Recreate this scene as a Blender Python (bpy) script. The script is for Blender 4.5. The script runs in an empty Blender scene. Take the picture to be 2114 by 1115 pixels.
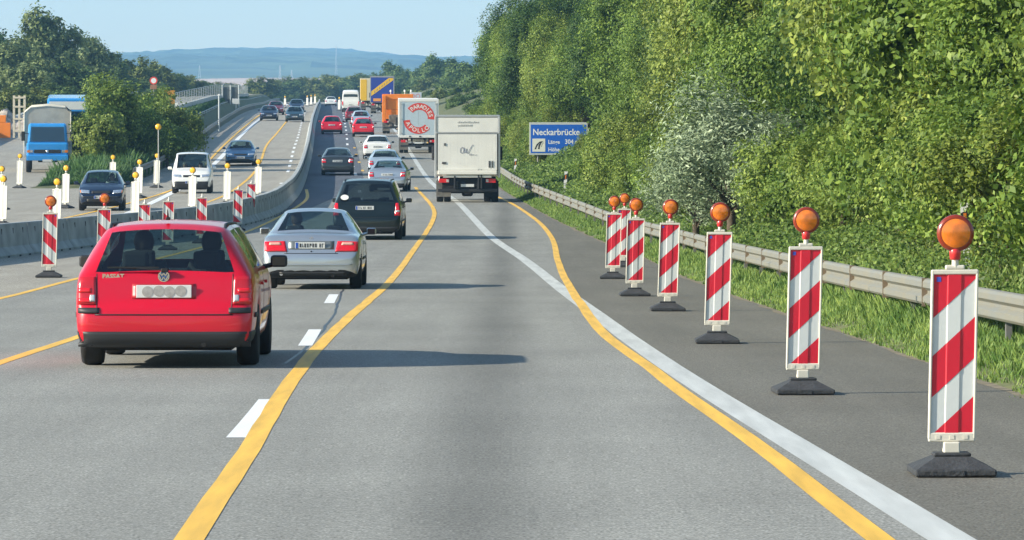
import bpy, bmesh, math, random
import numpy as np
from mathutils import Vector, Matrix, noise
from mathutils.bvhtree import BVHTree

random.seed(7)
SC = bpy.context.scene
COL = SC.collection
R = math.radians
# ------------------------------------------------------------------ camera, sky, sun, exposure
F, CX, HY, CH = 9000.0, 1057.0, 387.0, 1.78      # focal length in photo pixels, centre column, eye-level row, eye height
cam_d = bpy.data.cameras.new('camera'); cam = bpy.data.objects.new('camera', cam_d); COL.objects.link(cam)
cam.location = (0, 0, CH); cam.rotation_euler = (R(90), 0, 0)
cam_d.sensor_width = 36; cam_d.lens = 36 * F / 2114; cam_d.shift_y = -(557.5 - HY) / 2114
cam_d.clip_start = 0.5; cam_d.clip_end = 30000
SC.camera = cam
SUNV = Vector((-1.0, -0.28, 0.475)).normalized()     # towards the sun: low, on the left and a little behind
w = bpy.data.worlds.new('World'); SC.world = w; w.use_nodes = True
nt = w.node_tree; nt.nodes.clear()
o_ = nt.nodes.new('ShaderNodeOutputWorld'); bg = nt.nodes.new('ShaderNodeBackground'); sky = nt.nodes.new('ShaderNodeTexSky')
sky.sky_type = 'NISHITA'; sky.sun_disc = False
sky.sun_elevation = math.asin(SUNV.z); sky.sun_rotation = math.atan2(SUNV.x, SUNV.y)
sky.air_density = 1.45; sky.dust_density = 0.45; sky.ozone_density = 2.8; sky.altitude = 200
bg.inputs['Strength'].default_value = 0.102
nt.links.new(sky.outputs[0], bg.inputs['Color']); nt.links.new(bg.outputs[0], o_.inputs['Surface'])
sun_d = bpy.data.lights.new('sun', 'SUN'); sun = bpy.data.objects.new('sun', sun_d); COL.objects.link(sun)
sun_d.energy = 4.4; sun_d.angle = R(0.5); sun_d.color = (1.0, 0.92, 0.77)
sun.rotation_euler = SUNV.to_track_quat('Z', 'Y').to_euler(); sun.location = (-60, -30, 60)
SC.view_settings.view_transform = 'Standard'; SC.view_settings.look = 'None'; SC.view_settings.gamma = 1
SC.view_settings.exposure = 0.95
SC.render.engine = 'CYCLES'
cy = SC.cycles
cy.max_bounces = 6; cy.diffuse_bounces = 3; cy.glossy_bounces = 3; cy.transmission_bounces = 4
cy.transparent_max_bounces = 8; cy.volume_bounces = 1; cy.caustics_reflective = False; cy.caustics_refractive = False
cy.use_denoising = True; cy.use_adaptive_sampling = True; cy.adaptive_threshold = 0.02

# ------------------------------------------------------------------ materials
MATS = {}
def mat(name, col, rough=0.6, metal=0.0, spec=0.5, coat=0.0, var=0.0, vscale=6.0, bump=0.0, bscale=40.0, emit=0.0, isl=0.0, transl=0.0, var2=None, stretch=None):
    if name in MATS: return MATS[name]
    m = bpy.data.materials.new(name); m.use_nodes = True; n = m.node_tree; N = n.nodes; L = n.links
    b = N['Principled BSDF']; b.inputs['Roughness'].default_value = rough; b.inputs['Metallic'].default_value = metal
    b.inputs['Specular IOR Level'].default_value = spec; b.inputs['Coat Weight'].default_value = coat; b.inputs['Coat Roughness'].default_value = 0.04
    c = (*col, 1); b.inputs['Base Color'].default_value = c
    tc = N.new('ShaderNodeTexCoord')
    out = None
    if var > 0:
        t = N.new('ShaderNodeTexNoise'); t.inputs['Scale'].default_value = vscale; t.inputs['Detail'].default_value = 4
        if stretch:
            mp = N.new('ShaderNodeMapping'); mp.inputs['Scale'].default_value = stretch; L.new(tc.outputs['Object'], mp.inputs[0]); L.new(mp.outputs[0], t.inputs['Vector'])
        else: L.new(tc.outputs['Object'], t.inputs['Vector'])
        mr = N.new('ShaderNodeMapRange'); mr.inputs[1].default_value = 0.3; mr.inputs[2].default_value = 0.7; L.new(t.outputs[0], mr.inputs[0])
        mx = N.new('ShaderNodeMix'); mx.data_type = 'RGBA'
        c2 = var2 if var2 else tuple(x * (1 + var) for x in col)
        mx.inputs[6].default_value = (*[x * (1 - var) for x in col], 1); mx.inputs[7].default_value = (*c2, 1)
        L.new(mr.outputs[0], mx.inputs[0]); out = mx.outputs[2]
    if isl > 0:
        g = N.new('ShaderNodeNewGeometry'); hs = N.new('ShaderNodeHueSaturation')
        mr = N.new('ShaderNodeMapRange'); mr.inputs[3].default_value = 1 - isl; mr.inputs[4].default_value = 1 + isl
        L.new(g.outputs['Random Per Island'], mr.inputs[0]); L.new(mr.outputs[0], hs.inputs['Value'])
        m2 = N.new('ShaderNodeMapRange'); m2.inputs[3].default_value = 0.515; m2.inputs[4].default_value = 0.475
        L.new(g.outputs['Random Per Island'], m2.inputs[0]); L.new(m2.outputs[0], hs.inputs['Hue'])
        if out: L.new(out, hs.inputs['Color'])
        else: hs.inputs['Color'].default_value = c
        out = hs.outputs[0]
    if out: L.new(out, b.inputs['Base Color'])
    if bump > 0:
        t = N.new('ShaderNodeTexNoise'); t.inputs['Scale'].default_value = bscale; t.inputs['Detail'].default_value = 3
        L.new(tc.outputs['Object'], t.inputs['Vector'])
        bp = N.new('ShaderNodeBump'); bp.inputs['Strength'].default_value = bump; bp.inputs['Distance'].default_value = 0.02
        L.new(t.outputs[0], bp.inputs['Height']); L.new(bp.outputs[0], b.inputs['Normal'])
    if emit > 0:
        b.inputs['Emission Color'].default_value = c; b.inputs['Emission Strength'].default_value = emit
    if transl > 0:
        tr = N.new('ShaderNodeBsdfTranslucent'); ms = N.new('ShaderNodeMixShader'); ms.inputs[0].default_value = transl
        if out: L.new(out, tr.inputs['Color'])
        else: tr.inputs['Color'].default_value = c
        L.new(b.outputs[0], ms.inputs[1]); L.new(tr.outputs[0], ms.inputs[2]); L.new(ms.outputs[0], N['Material Output'].inputs['Surface'])
    MATS[name] = m
    return m

def glass_mat(name, tint, gloss=1.0):
    if name in MATS: return MATS[name]
    m = bpy.data.materials.new(name); m.use_nodes = True; N = m.node_tree.nodes; L = m.node_tree.links
    N.remove(N['Principled BSDF'])
    t = N.new('ShaderNodeBsdfTransparent'); t.inputs[0].default_value = (*tint, 1)
    g = N.new('ShaderNodeBsdfGlossy'); g.inputs['Roughness'].default_value = 0.02; g.inputs[0].default_value = (gloss, gloss, gloss, 1)
    lw = N.new('ShaderNodeLayerWeight'); lw.inputs[0].default_value = .5
    pw = N.new('ShaderNodeMath'); pw.operation = 'POWER'; pw.inputs[1].default_value = 4.0; L.new(lw.outputs['Facing'], pw.inputs[0])
    f = N.new('ShaderNodeMath'); f.operation = 'MULTIPLY_ADD'; f.inputs[1].default_value = .8; f.inputs[2].default_value = .06; L.new(pw.outputs[0], f.inputs[0])
    ms = N.new('ShaderNodeMixShader'); L.new(f.outputs[0], ms.inputs[0]); L.new(t.outputs[0], ms.inputs[1]); L.new(g.outputs[0], ms.inputs[2])
    L.new(ms.outputs[0], N['Material Output'].inputs['Surface']); MATS[name] = m
    return m

def asphalt(name, base, dark_track=False, warm=0.0):
    m = bpy.data.materials.new(name); m.use_nodes = True; N = m.node_tree.nodes; L = m.node_tree.links
    b = N['Principled BSDF']; b.inputs['Roughness'].default_value = 0.85; b.inputs['Specular IOR Level'].default_value = 0.25
    tc = N.new('ShaderNodeTexCoord')
    def nz(scale, det, vec=None):
        t = N.new('ShaderNodeTexNoise'); t.inputs['Scale'].default_value = scale; t.inputs['Detail'].default_value = det
        L.new(vec or tc.outputs['Object'], t.inputs['Vector']); return t.outputs[0]
    mp = N.new('ShaderNodeMapping'); mp.inputs['Scale'].default_value = (1.6, 0.10, 1); L.new(tc.outputs['Object'], mp.inputs[0])
    streak = nz(1.0, 4, mp.outputs[0]); fine = nz(55, 2); mid = nz(14, 3); big = nz(0.35, 3)
    def mul(sock, lo, hi, a=0.3, c=0.7):
        r = N.new('ShaderNodeMapRange'); r.inputs[1].default_value = a; r.inputs[2].default_value = c
        r.inputs[3].default_value = lo; r.inputs[4].default_value = hi; L.new(sock, r.inputs[0]); return r.outputs[0]
    vals = [mul(streak, .90, 1.09), mul(fine, .45, 1.62), mul(mid, .80, 1.20), mul(big, .93, 1.08)]
    if dark_track:
        sx = N.new('ShaderNodeSeparateXYZ'); L.new(tc.outputs['Object'], sx.inputs[0])
        a = N.new('ShaderNodeMath'); a.operation = 'ADD'; a.inputs[1].default_value = 0.22; L.new(sx.outputs[0], a.inputs[0])
        ab = N.new('ShaderNodeMath'); ab.operation = 'ABSOLUTE'; L.new(a.outputs[0], ab.inputs[0])
        r = N.new('ShaderNodeMapRange'); r.interpolation_type = 'SMOOTHSTEP'; r.inputs[1].default_value = 0.0; r.inputs[2].default_value = 0.68
        r.inputs[3].default_value = 0.68; r.inputs[4].default_value = 1.0; L.new(ab.outputs[0], r.inputs[0]); vals.append(r.outputs[0])
    cur = vals[0]
    for v in vals[1:]:
        k = N.new('ShaderNodeMath'); k.operation = 'MULTIPLY'; L.new(cur, k.inputs[0]); L.new(v, k.inputs[1]); cur = k.outputs[0]
    vm = N.new('ShaderNodeVectorMath'); vm.operation = 'SCALE'; vm.inputs[0].default_value = base; L.new(cur, vm.inputs['Scale'])
    L.new(vm.outputs[0], b.inputs['Base Color'])
    bp = N.new('ShaderNodeBump'); bp.inputs['Strength'].default_value = 0.5; bp.inputs['Distance'].default_value = 0.006
    L.new(fine, bp.inputs['Height']); L.new(bp.outputs[0], b.inputs['Normal'])
    return m

# ------------------------------------------------------------------ tables of the road's shape
class Tab:
    def __init__(s, pts):
        s.x = [p[0] for p in pts]; s.y = [p[1] for p in pts]; n = len(pts)
        d = [(s.y[i+1]-s.y[i])/(s.x[i+1]-s.x[i]) for i in range(n-1)]
        s.m = [d[0]] + [(d[i-1]+d[i])/2 for i in range(1, n-1)] + [d[-1]]
    def __call__(s, t):
        if t <= s.x[0]: return s.y[0] + s.m[0]*(t-s.x[0])
        if t >= s.x[-1]: return s.y[-1] + s.m[-1]*(t-s.x[-1])
        lo, hi = 0, len(s.x)-1
        while hi-lo > 1:
            k = (lo+hi)//2
            if s.x[k] <= t: lo = k
            else: hi = k
        h = s.x[hi]-s.x[lo]; u = (t-s.x[lo])/h
        return (2*u**3-3*u*u+1)*s.y[lo] + (u**3-2*u*u+u)*h*s.m[lo] + (-2*u**3+3*u*u)*s.y[hi] + (u**3-u*u)*h*s.m[hi]
P_ = Tab([(-60,0),(60,0),(85,.01),(105,.10),(125,.28),(145,.66),(167,1.10),(200,1.68),(230,2.42),(265,3.5),(300,4.65),(346,6.1),(410,8.0),(470,9.8),
          (560,11.9),(620,13.2),(690,14.9),(800,17.4),(900,19.3),(1000,20.3),(1100,20.2),(1300,17)])
def P(y): return 0.0 if y < 60 else P_(y)
W = Tab([(10,2.55),(22,2.22),(42,1.6),(69,1.02),(101,.33),(135,-.86),(176,-2.3),(213,-3.9),(285,-6.7),(350,-9.3),(470,-14),(690,-22.6),(900,-31),(1050,-37)])
RAIL = Tab([(10,6.1),(25,5.5),(42,4.98),(60,4.50),(80,4.2),(104,3.75),(130,2.75),(170,.9),(215,-.5),(250,-2.0),(285,-3.4),(350,-6),(470,-10.7),(690,-19.3),(900,-27.7),(1050,-34)])
EDGE = Tab([(10,5.2),(37,4.38),(52,4.06),(72,3.65),(87,3.38),(107,3.1),(132,2.15),(145,1.5),(172,.45),(215,-.95),(285,-3.9),(350,-6.5),(470,-11.2),(690,-19.8),(900,-28.2),(1050,-34.5)])
YR = Tab([(10,2.1),(22,1.86),(29,1.72),(37,1.5),(43,1.36),(52,1.13),(67,1.05),(85,1.03),(101,1.06),(126,1.16),(141,.95),(168,.05),(182,-.55),(213,-1.9),(285,-5),(350,-7.6)])
YL = Tab([(10,-1.45),(22,-1.63),(46,-2.13),(81,-2.3),(118,-2.58),(147,-2.66),(157,-2.8),(178,-3.5),(214,-4.9),(265,-6.9),(285,-7.7),(350,-10.4),(470,-15.2)])
L1 = Tab([(10,-8.0),(40,-8.05),(70,-8.2),(86,-8.45),(128,-8.15),(146,-8.0),(175,-8.3),(207,-9.75),(238,-10.9),(287,-12.9)])
L2 = Tab([(10,-5.1),(44,-5.2),(52,-5.17),(94,-5.35),(125,-5.3),(150,-5.5),(185,-6.7)])
DSH = Tab([(10,-1.7),(22,-1.85),(34,-2.0),(52,-2.4),(72,-2.95),(100,-3.7),(135,-4.8),(176,-6.1),(222,-7.9),(285,-10.7),(350,-13.3),(470,-18.2),(690,-26.8),(900,-35)])
BAR = Tab([(60,-15.5),(90,-13.4),(105,-12.3),(119,-11.3),(130,-9.75),(140,-8.85),(152,-8.5),(175,-9.0),(200,-9.9),(238,-11.4),(287,-13.4),(387,-17.7),(470,-21.1),(700,-30.9),(900,-39.5),(1050,-46)])
OW = Tab([(100,-11.5),(140,-13.2),(170,-14.1),(192,-15),(258,-17.5),(337,-20.9),(420,-24.4),(475,-26.4),(700,-36),(900,-44.5)])
OE = Tab([(190,-18),(203,-18.3),(258,-20.0),(287,-21.2),(337,-23.4),(420,-27),(475,-29.2),(610,-35),(900,-47.5),(1050,-54)])
RR = Tab([(190,-22.2),(203,-22.5),(230,-22.9),(300,-25.5),(385,-29.4),(500,-33.4),(620,-38.5),(900,-51),(1050,-58)])
def RAMP(y): 
    t = min(1, max(0, (y-205)/170)); return 1.5*t*t*(3-2*t)
def head(tab, y): return -math.atan((tab(y+3)-tab(y-3))/6)
def px2x(px, d): return (px-CX)/F*d

# ------------------------------------------------------------------ object helpers
def link(o, parent=None):
    COL.objects.link(o)
    if parent is not None: o.parent = parent
    return o
def tag(o, label=None, cat=None, group=None, kind=None):
    if label: o['label'] = label
    if cat: o['category'] = cat
    if group: o['group'] = group
    if kind: o['kind'] = kind
    return o
def empty(name, loc, rz=0.0):
    o = bpy.data.objects.new(name, None); o.location = loc; o.rotation_euler = (0, 0, rz); o.empty_display_size = .3
    return link(o)
def tree_of(o): return [c for c in o.children]
def copy_tree(o, parent=None):
    c = o.copy(); COL.objects.link(c)
    if parent is not None: c.parent = parent
    for ch in o.children: copy_tree(ch, c)
    return c
def mesh_obj(name, verts, faces, m, parent=None, smooth=False):
    me = bpy.data.meshes.new(name); me.from_pydata([tuple(v) for v in verts], [], faces)
    for x in (m if isinstance(m, (list, tuple)) else [m]): me.materials.append(x)
    if smooth: me.polygons.foreach_set('use_smooth', [True]*len(me.polygons))
    me.update(); return link(bpy.data.objects.new(name, me), parent)

class MB:
    def __init__(s): s.v = []; s.f = []; s.mi = []; s.sm = []
    def add(s, v, f, mi=0, sm=False):
        k = len(s.v); s.v += [Vector(a) for a in v]; s.f += [tuple(i+k for i in a) for a in f]; s.mi += [mi]*len(f); s.sm += [sm]*len(f); return s
    def box(s, x0, x1, y0, y1, z0, z1, bev=0.0, mi=0, taper=None):
        bm = bmesh.new(); r = bmesh.ops.create_cube(bm, size=1)
        for v in bm.verts: v.co = Vector(((x0+x1)/2+v.co.x*(x1-x0), (y0+y1)/2+v.co.y*(y1-y0), (z0+z1)/2+v.co.z*(z1-z0)))
        if taper:
            cx, cyy = (x0+x1)/2, (y0+y1)/2
            for v in bm.verts:
                if v.co.z > (z0+z1)/2: v.co.x = cx+(v.co.x-cx)*taper[0]; v.co.y = cyy+(v.co.y-cyy)*taper[1]
        if bev > 0: bmesh.ops.bevel(bm, geom=bm.edges[:], offset=bev, segments=2, profile=.5, affect='EDGES')
        bm.verts.ensure_lookup_table()
        s.add([v.co.copy() for v in bm.verts], [[v.index for v in f.verts] for f in bm.faces], mi, False); bm.free(); return s
    def poly(s, pts, d, mi=0):     # flat polygon (list of 3d pts) extruded by vector d
        n = len(pts); d = Vector(d); a = [Vector(p) for p in pts]; b = [p+d for p in a]
        s.add(a+b, [tuple(range(n))[::-1], tuple(range(n, 2*n))] + [(i, (i+1) % n, n+(i+1) % n, n+i) for i in range(n)], mi); return s
    def lathe(s, prof, axis='z', c=(0,0,0), n=24, mi=0, sm=True):
        vs = []; fs = []
        for (r, h) in prof:
            for k in range(n):
                a = 2*math.pi*k/n; p = (r*math.cos(a), r*math.sin(a), h)
                if axis == 'y': p = (p[0], p[2], p[1])
                if axis == 'x': p = (p[2], p[0], p[1])
                vs.append(Vector(p)+Vector(c))
        for i in range(len(prof)-1):
            for k in range(n): fs.append((i*n+k, i*n+(k+1) % n, (i+1)*n+(k+1) % n, (i+1)*n+k))
        s.add(vs, fs, mi, sm)
        if prof[0][0] > 1e-6: s.add(vs[:n], [tuple(range(n))[::-1]], mi)
        if prof[-1][0] > 1e-6: s.add(vs[-n:], [tuple(range(n))], mi)
        return s
    def tube(s, pts, rad, n=8, mi=0, closed=False):
        pts = [Vector(p) for p in pts]; m = len(pts); rad = rad if isinstance(rad, (list, tuple)) else [rad]*m
        vs = []; fs = []
        for i, p in enumerate(pts):
            t = (pts[(i+1) % m if closed else min(i+1, m-1)] - pts[(i-1) % m if closed else max(i-1, 0)]).normalized()
            u = t.cross(Vector((0, 0, 1)) if abs(t.z) < .9 else Vector((1, 0, 0))).normalized(); v = t.cross(u)
            for k in range(n): a = 2*math.pi*k/n; vs.append(p+(u*math.cos(a)+v*math.sin(a))*rad[i])
        for i in range(m if closed else m-1):
            j = (i+1) % m
            for k in range(n): fs.append((i*n+k, i*n+(k+1) % n, j*n+(k+1) % n, j*n+k))
        s.add(vs, fs, mi, True)
        if not closed: s.add(vs[:n], [tuple(range(n))], mi); s.add(vs[-n:], [tuple(range(n))[::-1]], mi)
        return s
    def build(s, name, m, parent=None):
        me = bpy.data.meshes.new(name); me.from_pydata([tuple(v) for v in s.v], [], s.f)
        for x in (m if isinstance(m, (list, tuple)) else [m]): me.materials.append(x)
        me.polygons.foreach_set('material_index', s.mi); me.polygons.foreach_set('use_smooth', s.sm)
        bm = bmesh.new(); bm.from_mesh(me); bmesh.ops.recalc_face_normals(bm, faces=bm.faces[:]); bm.to_mesh(me); bm.free()
        me.update(); return link(bpy.data.objects.new(name, me), parent)

def text_verts(txt, size, align='LEFT', bold=0.0):
    c = bpy.data.curves.new('lettering', 'FONT'); c.body = txt; c.size = size; c.align_x = align; c.offset = bold; c.resolution_u = 3
    o = bpy.data.objects.new('lettering', c); COL.objects.link(o)
    dg = bpy.context.evaluated_depsgraph_get(); dg.update()
    me = bpy.data.meshes.new_from_object(o.evaluated_get(dg))
    v = [vv.co.copy() for vv in me.vertices]; f = [tuple(p.vertices) for p in me.polygons]
    bpy.data.objects.remove(o); bpy.data.curves.remove(c); bpy.data.meshes.remove(me); return v, f
def put_text(mb, txt, size, x, y, z, align='LEFT', bold=0.0, rot=0.0, sx=1.0, mi=0):   # facing -y
    v, f = text_verts(txt, size, align, bold)
    ca, sa = math.cos(rot), math.sin(rot)
    mb.add([Vector((x+(a.x*sx*ca-a.y*sa), y, z+(a.x*sx*sa+a.y*ca))) for a in v], f, mi)

# ------------------------------------------------------------------ the ground
M_road = asphalt('road_asphalt', (0.250, 0.247, 0.222), True)
M_opp = asphalt('opposite_asphalt', (0.310, 0.288, 0.240))
M_sho = asphalt('shoulder_asphalt', (0.150, 0.142, 0.118))
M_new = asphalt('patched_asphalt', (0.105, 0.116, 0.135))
M_wht = mat('white_road_paint', (.78,.78,.76), .6, var=.05, vscale=9, stretch=(1,.07,1))
M_wht2 = mat('edge_line_paint', (.52,.53,.50), .7, var=.15, vscale=7, stretch=(1,.07,1))
M_yel = mat('yellow_road_tape', (.80,.46,.05), .6, var=.17, vscale=9, stretch=(1,.06,1))
M_grey_old = mat('aged_white_paint', (.50,.52,.53), .6, var=.14, vscale=2.5)
M_tar = mat('tar_seam', (.035,.045,.055), .45)

def DZ(dz, y): return dz*(1+max(0, (y-60)/45.0)) if dz > 0 else dz
def sheet(name, xl, xr, y0, y1, dz, m, nx=2, step=2.0, zf=None, kind='structure'):
    ys = list(np.arange(y0, y1, step)) + [y1]; v = []; f = []
    for y in ys:
        a, b = xl(y), xr(y)
        for k in range(nx+1):
            x = a+(b-a)*k/nx; v.append((x, y, (zf(x, y) if zf else P(y))+DZ(dz, y)))
    for i in range(len(ys)-1):
        for k in range(nx): a = i*(nx+1)+k; f.append((a, a+1, a+nx+2, a+nx+1))
    o = mesh_obj(name, v, f, m, None, True); o['kind'] = kind; return o
def line(name, tab, y0, y1, wd, dz, m, step=1.5, off=0.0, jit=0.0):
    if y1-y0 < 4: step = .5
    ys = list(np.arange(y0, y1, step if y1 < 300 else 3)) + [y1]; v = []; f = []
    for y in ys:
        x = tab(y)+off; j = jit*noise.noise(Vector((y*.55, wd*9, 0)))
        z = P(y)+DZ(dz, y); v += [(x-wd/2+j, y, z), (x+wd/2+j*.7, y, z)]
    for i in range(len(ys)-1): f.append((2*i, 2*i+1, 2*i+3, 2*i+2))
    o = mesh_obj(name, v, f, m, None, False); o['kind'] = 'structure'; return o
def dashes(name, tab, spans, wd, dz, m):
    v = []; f = []
    for (a, b) in spans:
        ys = np.linspace(a, b, 4)
        for y in ys: x = tab(y); z = P(y)+DZ(dz, y); v += [(x-wd/2, y, z), (x+wd/2, y, z)]
        k = len(v)-8
        for i in range(3): f.append((k+2*i, k+2*i+1, k+2*i+3, k+2*i+2))
    o = mesh_obj(name, v, f, m); o['kind'] = 'structure'; return o

# terrain sheet under and beside the roads
def smooth(t): t = min(1, max(0, t)); return t*t*(3-2*t)
def terr(x, y):
    p = P(y); r = RAMP(y); g = EDGE(y)
    if x > g: 
        e = x-g; rise = 0.01 + smooth((e-.05)/.75)*.20 + max(0, e-1.2)*.32
        return p + min(rise, 3.2) + .12*noise.noise(Vector((x*.5, y*.5, 0)))*smooth(e/1.5)
    if y < 203: return p-.06
    if x > OE(y): return p-.06
    if x > RR(y):
        t = (OE(y)-x)/(OE(y)-RR(y)); return p + .04 + r*smooth(t) + .3*math.sin(t*math.pi) * .4
    if x > RR(y)-9.5: return p+r-.06
    e = RR(y)-9.5-x
    return p+r + .05 + min(1.2, e*.05) + .25*noise.noise(Vector((x*.15, y*.15, 3)))
def xs_of(y):
    q = max(y, 203); r, o, g = RR(q), OE(q), EDGE(y)
    return ([-420,-250,-160,-110,-80,-64] + [r-10.2, r-9.45, r-5, r-.05, r+.3] + [r+.3+(o-r-.4)*k/4 for k in (1,2,3)] + [o+.02, (o+g)/2, g-.05, g+.05] +
            [g+e for e in (.3,.6,.9,1.2,1.8,2.5,3.5,5,7,9,11.5,16,30,80,200,420)])
ys = list(np.arange(-20, 340, 1.5)) + list(np.arange(340, 1101, 6)); v = []; f = []
for y in ys:
    row = xs_of(y)
    nrow = len(row)
    for x in row: v.append((x, y, terr(x, y)))
for i in range(len(ys)-1):
    for k in range(nrow-1): a = i*nrow+k; f.append((a, a+1, a+nrow+1, a+nrow))
M_soil = mat('grassy_soil', (.075,.105,.032), .9, var=.35, vscale=2.0, var2=(.15,.15,.06), bump=.4, bscale=14)
tg = mesh_obj('ground', v, f, M_soil, None, True); tg['kind'] = 'structure'

sheet('road', BAR, EDGE, 10, 1040, 0, M_road, 6)
sheet('opposite_road', lambda y: OE(y), BAR, 203, 1040, 0, M_opp, 3)
sheet('crossover_road', lambda y: -75, BAR, 62, 203, 0, M_opp, 6)
sheet('ramp_road', lambda y: RR(y)-9.4, RR, 203, 900, 0, M_opp, 3, zf=lambda x, y: P(y)+RAMP(y))
sheet('hard_shoulder', lambda y: max(W(y), YR(y)-.0)+.05, lambda y: EDGE(y)-.02, 10, 176, .001, M_sho, 2, 2.0)
sheet('left_lane_surface', BAR, lambda y: L1(y)+ (.0 if y < 150 else min(1.1, (y-150)/40)), 62, 285, .001, M_opp, 2)
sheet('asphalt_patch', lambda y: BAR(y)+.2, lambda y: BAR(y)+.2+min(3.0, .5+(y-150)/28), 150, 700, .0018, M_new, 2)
line('white_edge_line', W, 10, 900, .25, .0018, M_wht2, jit=.006)
line('yellow_edge_line', YR, 10, 350, .15, .0030, M_yel, jit=.014)
line('yellow_lane_line', YL, 10, 205, .155, .0030, M_yel, jit=.016)
line('yellow_barrier_line', L1, 10, 200, .14, .0030, M_yel, jit=.012)
line('yellow_middle_line', L2, 10, 142, .14, .0030, M_yel, jit=.012)
dashes('white_dash_line', DSH, [(13+18*k, 19+18*k-.4) for k in range(0, 46)], .16, .0025, M_wht)
dashes('yellow_dash_line', lambda y: DSH(y)+.45, [(238,241),(256,259),(274,277),(292,295)], .16, .0027, M_yel)
line('tar_seam', Tab([(30,-2.6),(46,-2.28),(58,-2.42),(76,-2.95),(90,-3.3)]), 44, 76, .035, .0014, M_tar, jit=.05)
line('opposite_white_edge_line', OW, 120, 700, .30, .0018, M_wht)
line('opposite_yellow_edge_line', Tab([(120,-16.2),(150,-15.2),(165,-14.95),(192,-15.35),(230,-16.6),(258,-18.0),(337,-21.4),(420,-24.9),(475,-27),(700,-36.6)]), 128, 700, .16, .0030, M_yel)
line('opposite_yellow_lane_line', Tab([(160,-11.9),(180,-12.15),(205,-12.9),(232,-13.8),(258,-14.9),(300,-16.9),(345,-18.6),(420,-21.6)]), 165, 420, .15, .0018, M_yel)
dashes('opposite_white_dash_line', Tab([(200,-10.8),(230,-11.9),(258,-13.1),(285,-14.3),(330,-16.2),(400,-19.3),(500,-23.6)]), [(212,214)]+[(236+11*k, 241+11*k) for k in range(24)], .17, .0020, M_wht)

# verge kerb of dry soil where grass meets asphalt
line('verge_edge', EDGE, 20, 260, .16, .004, mat('dry_verge_soil', (.20,.165,.11), .95, var=.4, vscale=5), off=.02, jit=.12)

# far land: fields on the slope beyond the valley, wooded ridge behind
SKY_PX = Tab([(-400,118),(100,118),(320,113),(350,112),(400,117),(430,110),(480,104),(560,100),(640,103),(700,104),(760,109),(830,116),(900,124),(970,122),(1100,126),(1400,130),(2500,126)])
def far_z(x, y):
    n1 = noise.noise(Vector((x/420, y/420, 1.7))); n2 = noise.noise(Vector((x/90, y/90, 5.1))); n3 = noise.noise(Vector((x/34, y/60, 9.1)))
    top = 1.78+(HY-SKY_PX(CX+x/7000*F))/F*7000
    if y < 1500: return 20.1+(y-1050)/450*(-8)
    if y < 3000: t = (y-1500)/1500; base = 12+(73-12)*t
    elif y < 4000: t = (y-3000)/1000; base = 73+(105-73)*t
    elif y <= 7000: t = (y-4000)/3000; base = 105+(top-105)*(t**.85)
    else: base = top-(y-7000)*.12
    f_ = smooth((y-3900)/500)
    return base + f_*(n1*5*smooth((7000-y)/1500) + n2*3.5 + n3*8) + (1-f_)*n1*2
ys = list(np.arange(1050, 4000, 90)) + list(np.arange(4000, 7600, 32)); xs = list(np.arange(-1500, 1500, 26)); xs = [-6000,-3500,-2200]+xs+[2200,3500,6000]
v = [(x, y, far_z(x, y)) for y in ys for x in xs]; n_ = len(xs)
f = [(i*n_+k, i*n_+k+1, (i+1)*n_+k+1, (i+1)*n_+k) for i in range(len(ys)-1) for k in range(n_-1)]
m = bpy.data.materials.new('far_land'); m.use_nodes = True; N = m.node_tree.nodes; L = m.node_tree.links; b = N['Principled BSDF']; b.inputs['Roughness'].default_value = .95
tc = N.new('ShaderNodeTexCoord'); sp = N.new('ShaderNodeSeparateXYZ'); L.new(tc.outputs['Object'], sp.inputs[0])
n1 = N.new('ShaderNodeTexNoise'); n1.inputs['Scale'].default_value = .006; n1.inputs['Detail'].default_value = 8; L.new(tc.outputs['Object'], n1.inputs[0])
vo = N.new('ShaderNodeTexVoronoi'); vo.inputs['Scale'].default_value = .0035; L.new(tc.outputs['Object'], vo.inputs[0])
fc = N.new('ShaderNodeValToRGB'); e = fc.color_ramp.elements; e[0].position = .25; e[0].color = (.50,.31,.20,1); e[1].position = .8; e[1].color = (.62,.44,.30,1)
L.new(vo.outputs['Distance'], fc.inputs[0])
wc = N.new('ShaderNodeValToRGB'); e = wc.color_ramp.elements; e[0].position = .35; e[0].color = (.010,.030,.016,1); e[1].position = .62; e[1].color = (.08,.12,.05,1)
L.new(n1.outputs[0], wc.inputs[0])
ad = N.new('ShaderNodeMath'); ad.operation = 'MULTIPLY_ADD'; ad.inputs[1].default_value = 500; L.new(n1.outputs[0], ad.inputs[0]); L.new(sp.outputs[1], ad.inputs[2])
mr = N.new('ShaderNodeMapRange'); mr.inputs[1].default_value = 3820; mr.inputs[2].default_value = 3860; L.new(ad.outputs[0], mr.inputs[0])
mx = N.new('ShaderNodeMix'); mx.data_type = 'RGBA'; L.new(mr.outputs[0], mx.inputs[0]); L.new(fc.outputs[0], mx.inputs[6]); L.new(wc.outputs[0], mx.inputs[7]); L.new(mx.outputs[2], b.inputs['Base Color'])
o = mesh_obj('distant_hills', v, f, m, None, False); o['kind'] = 'structure'

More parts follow.
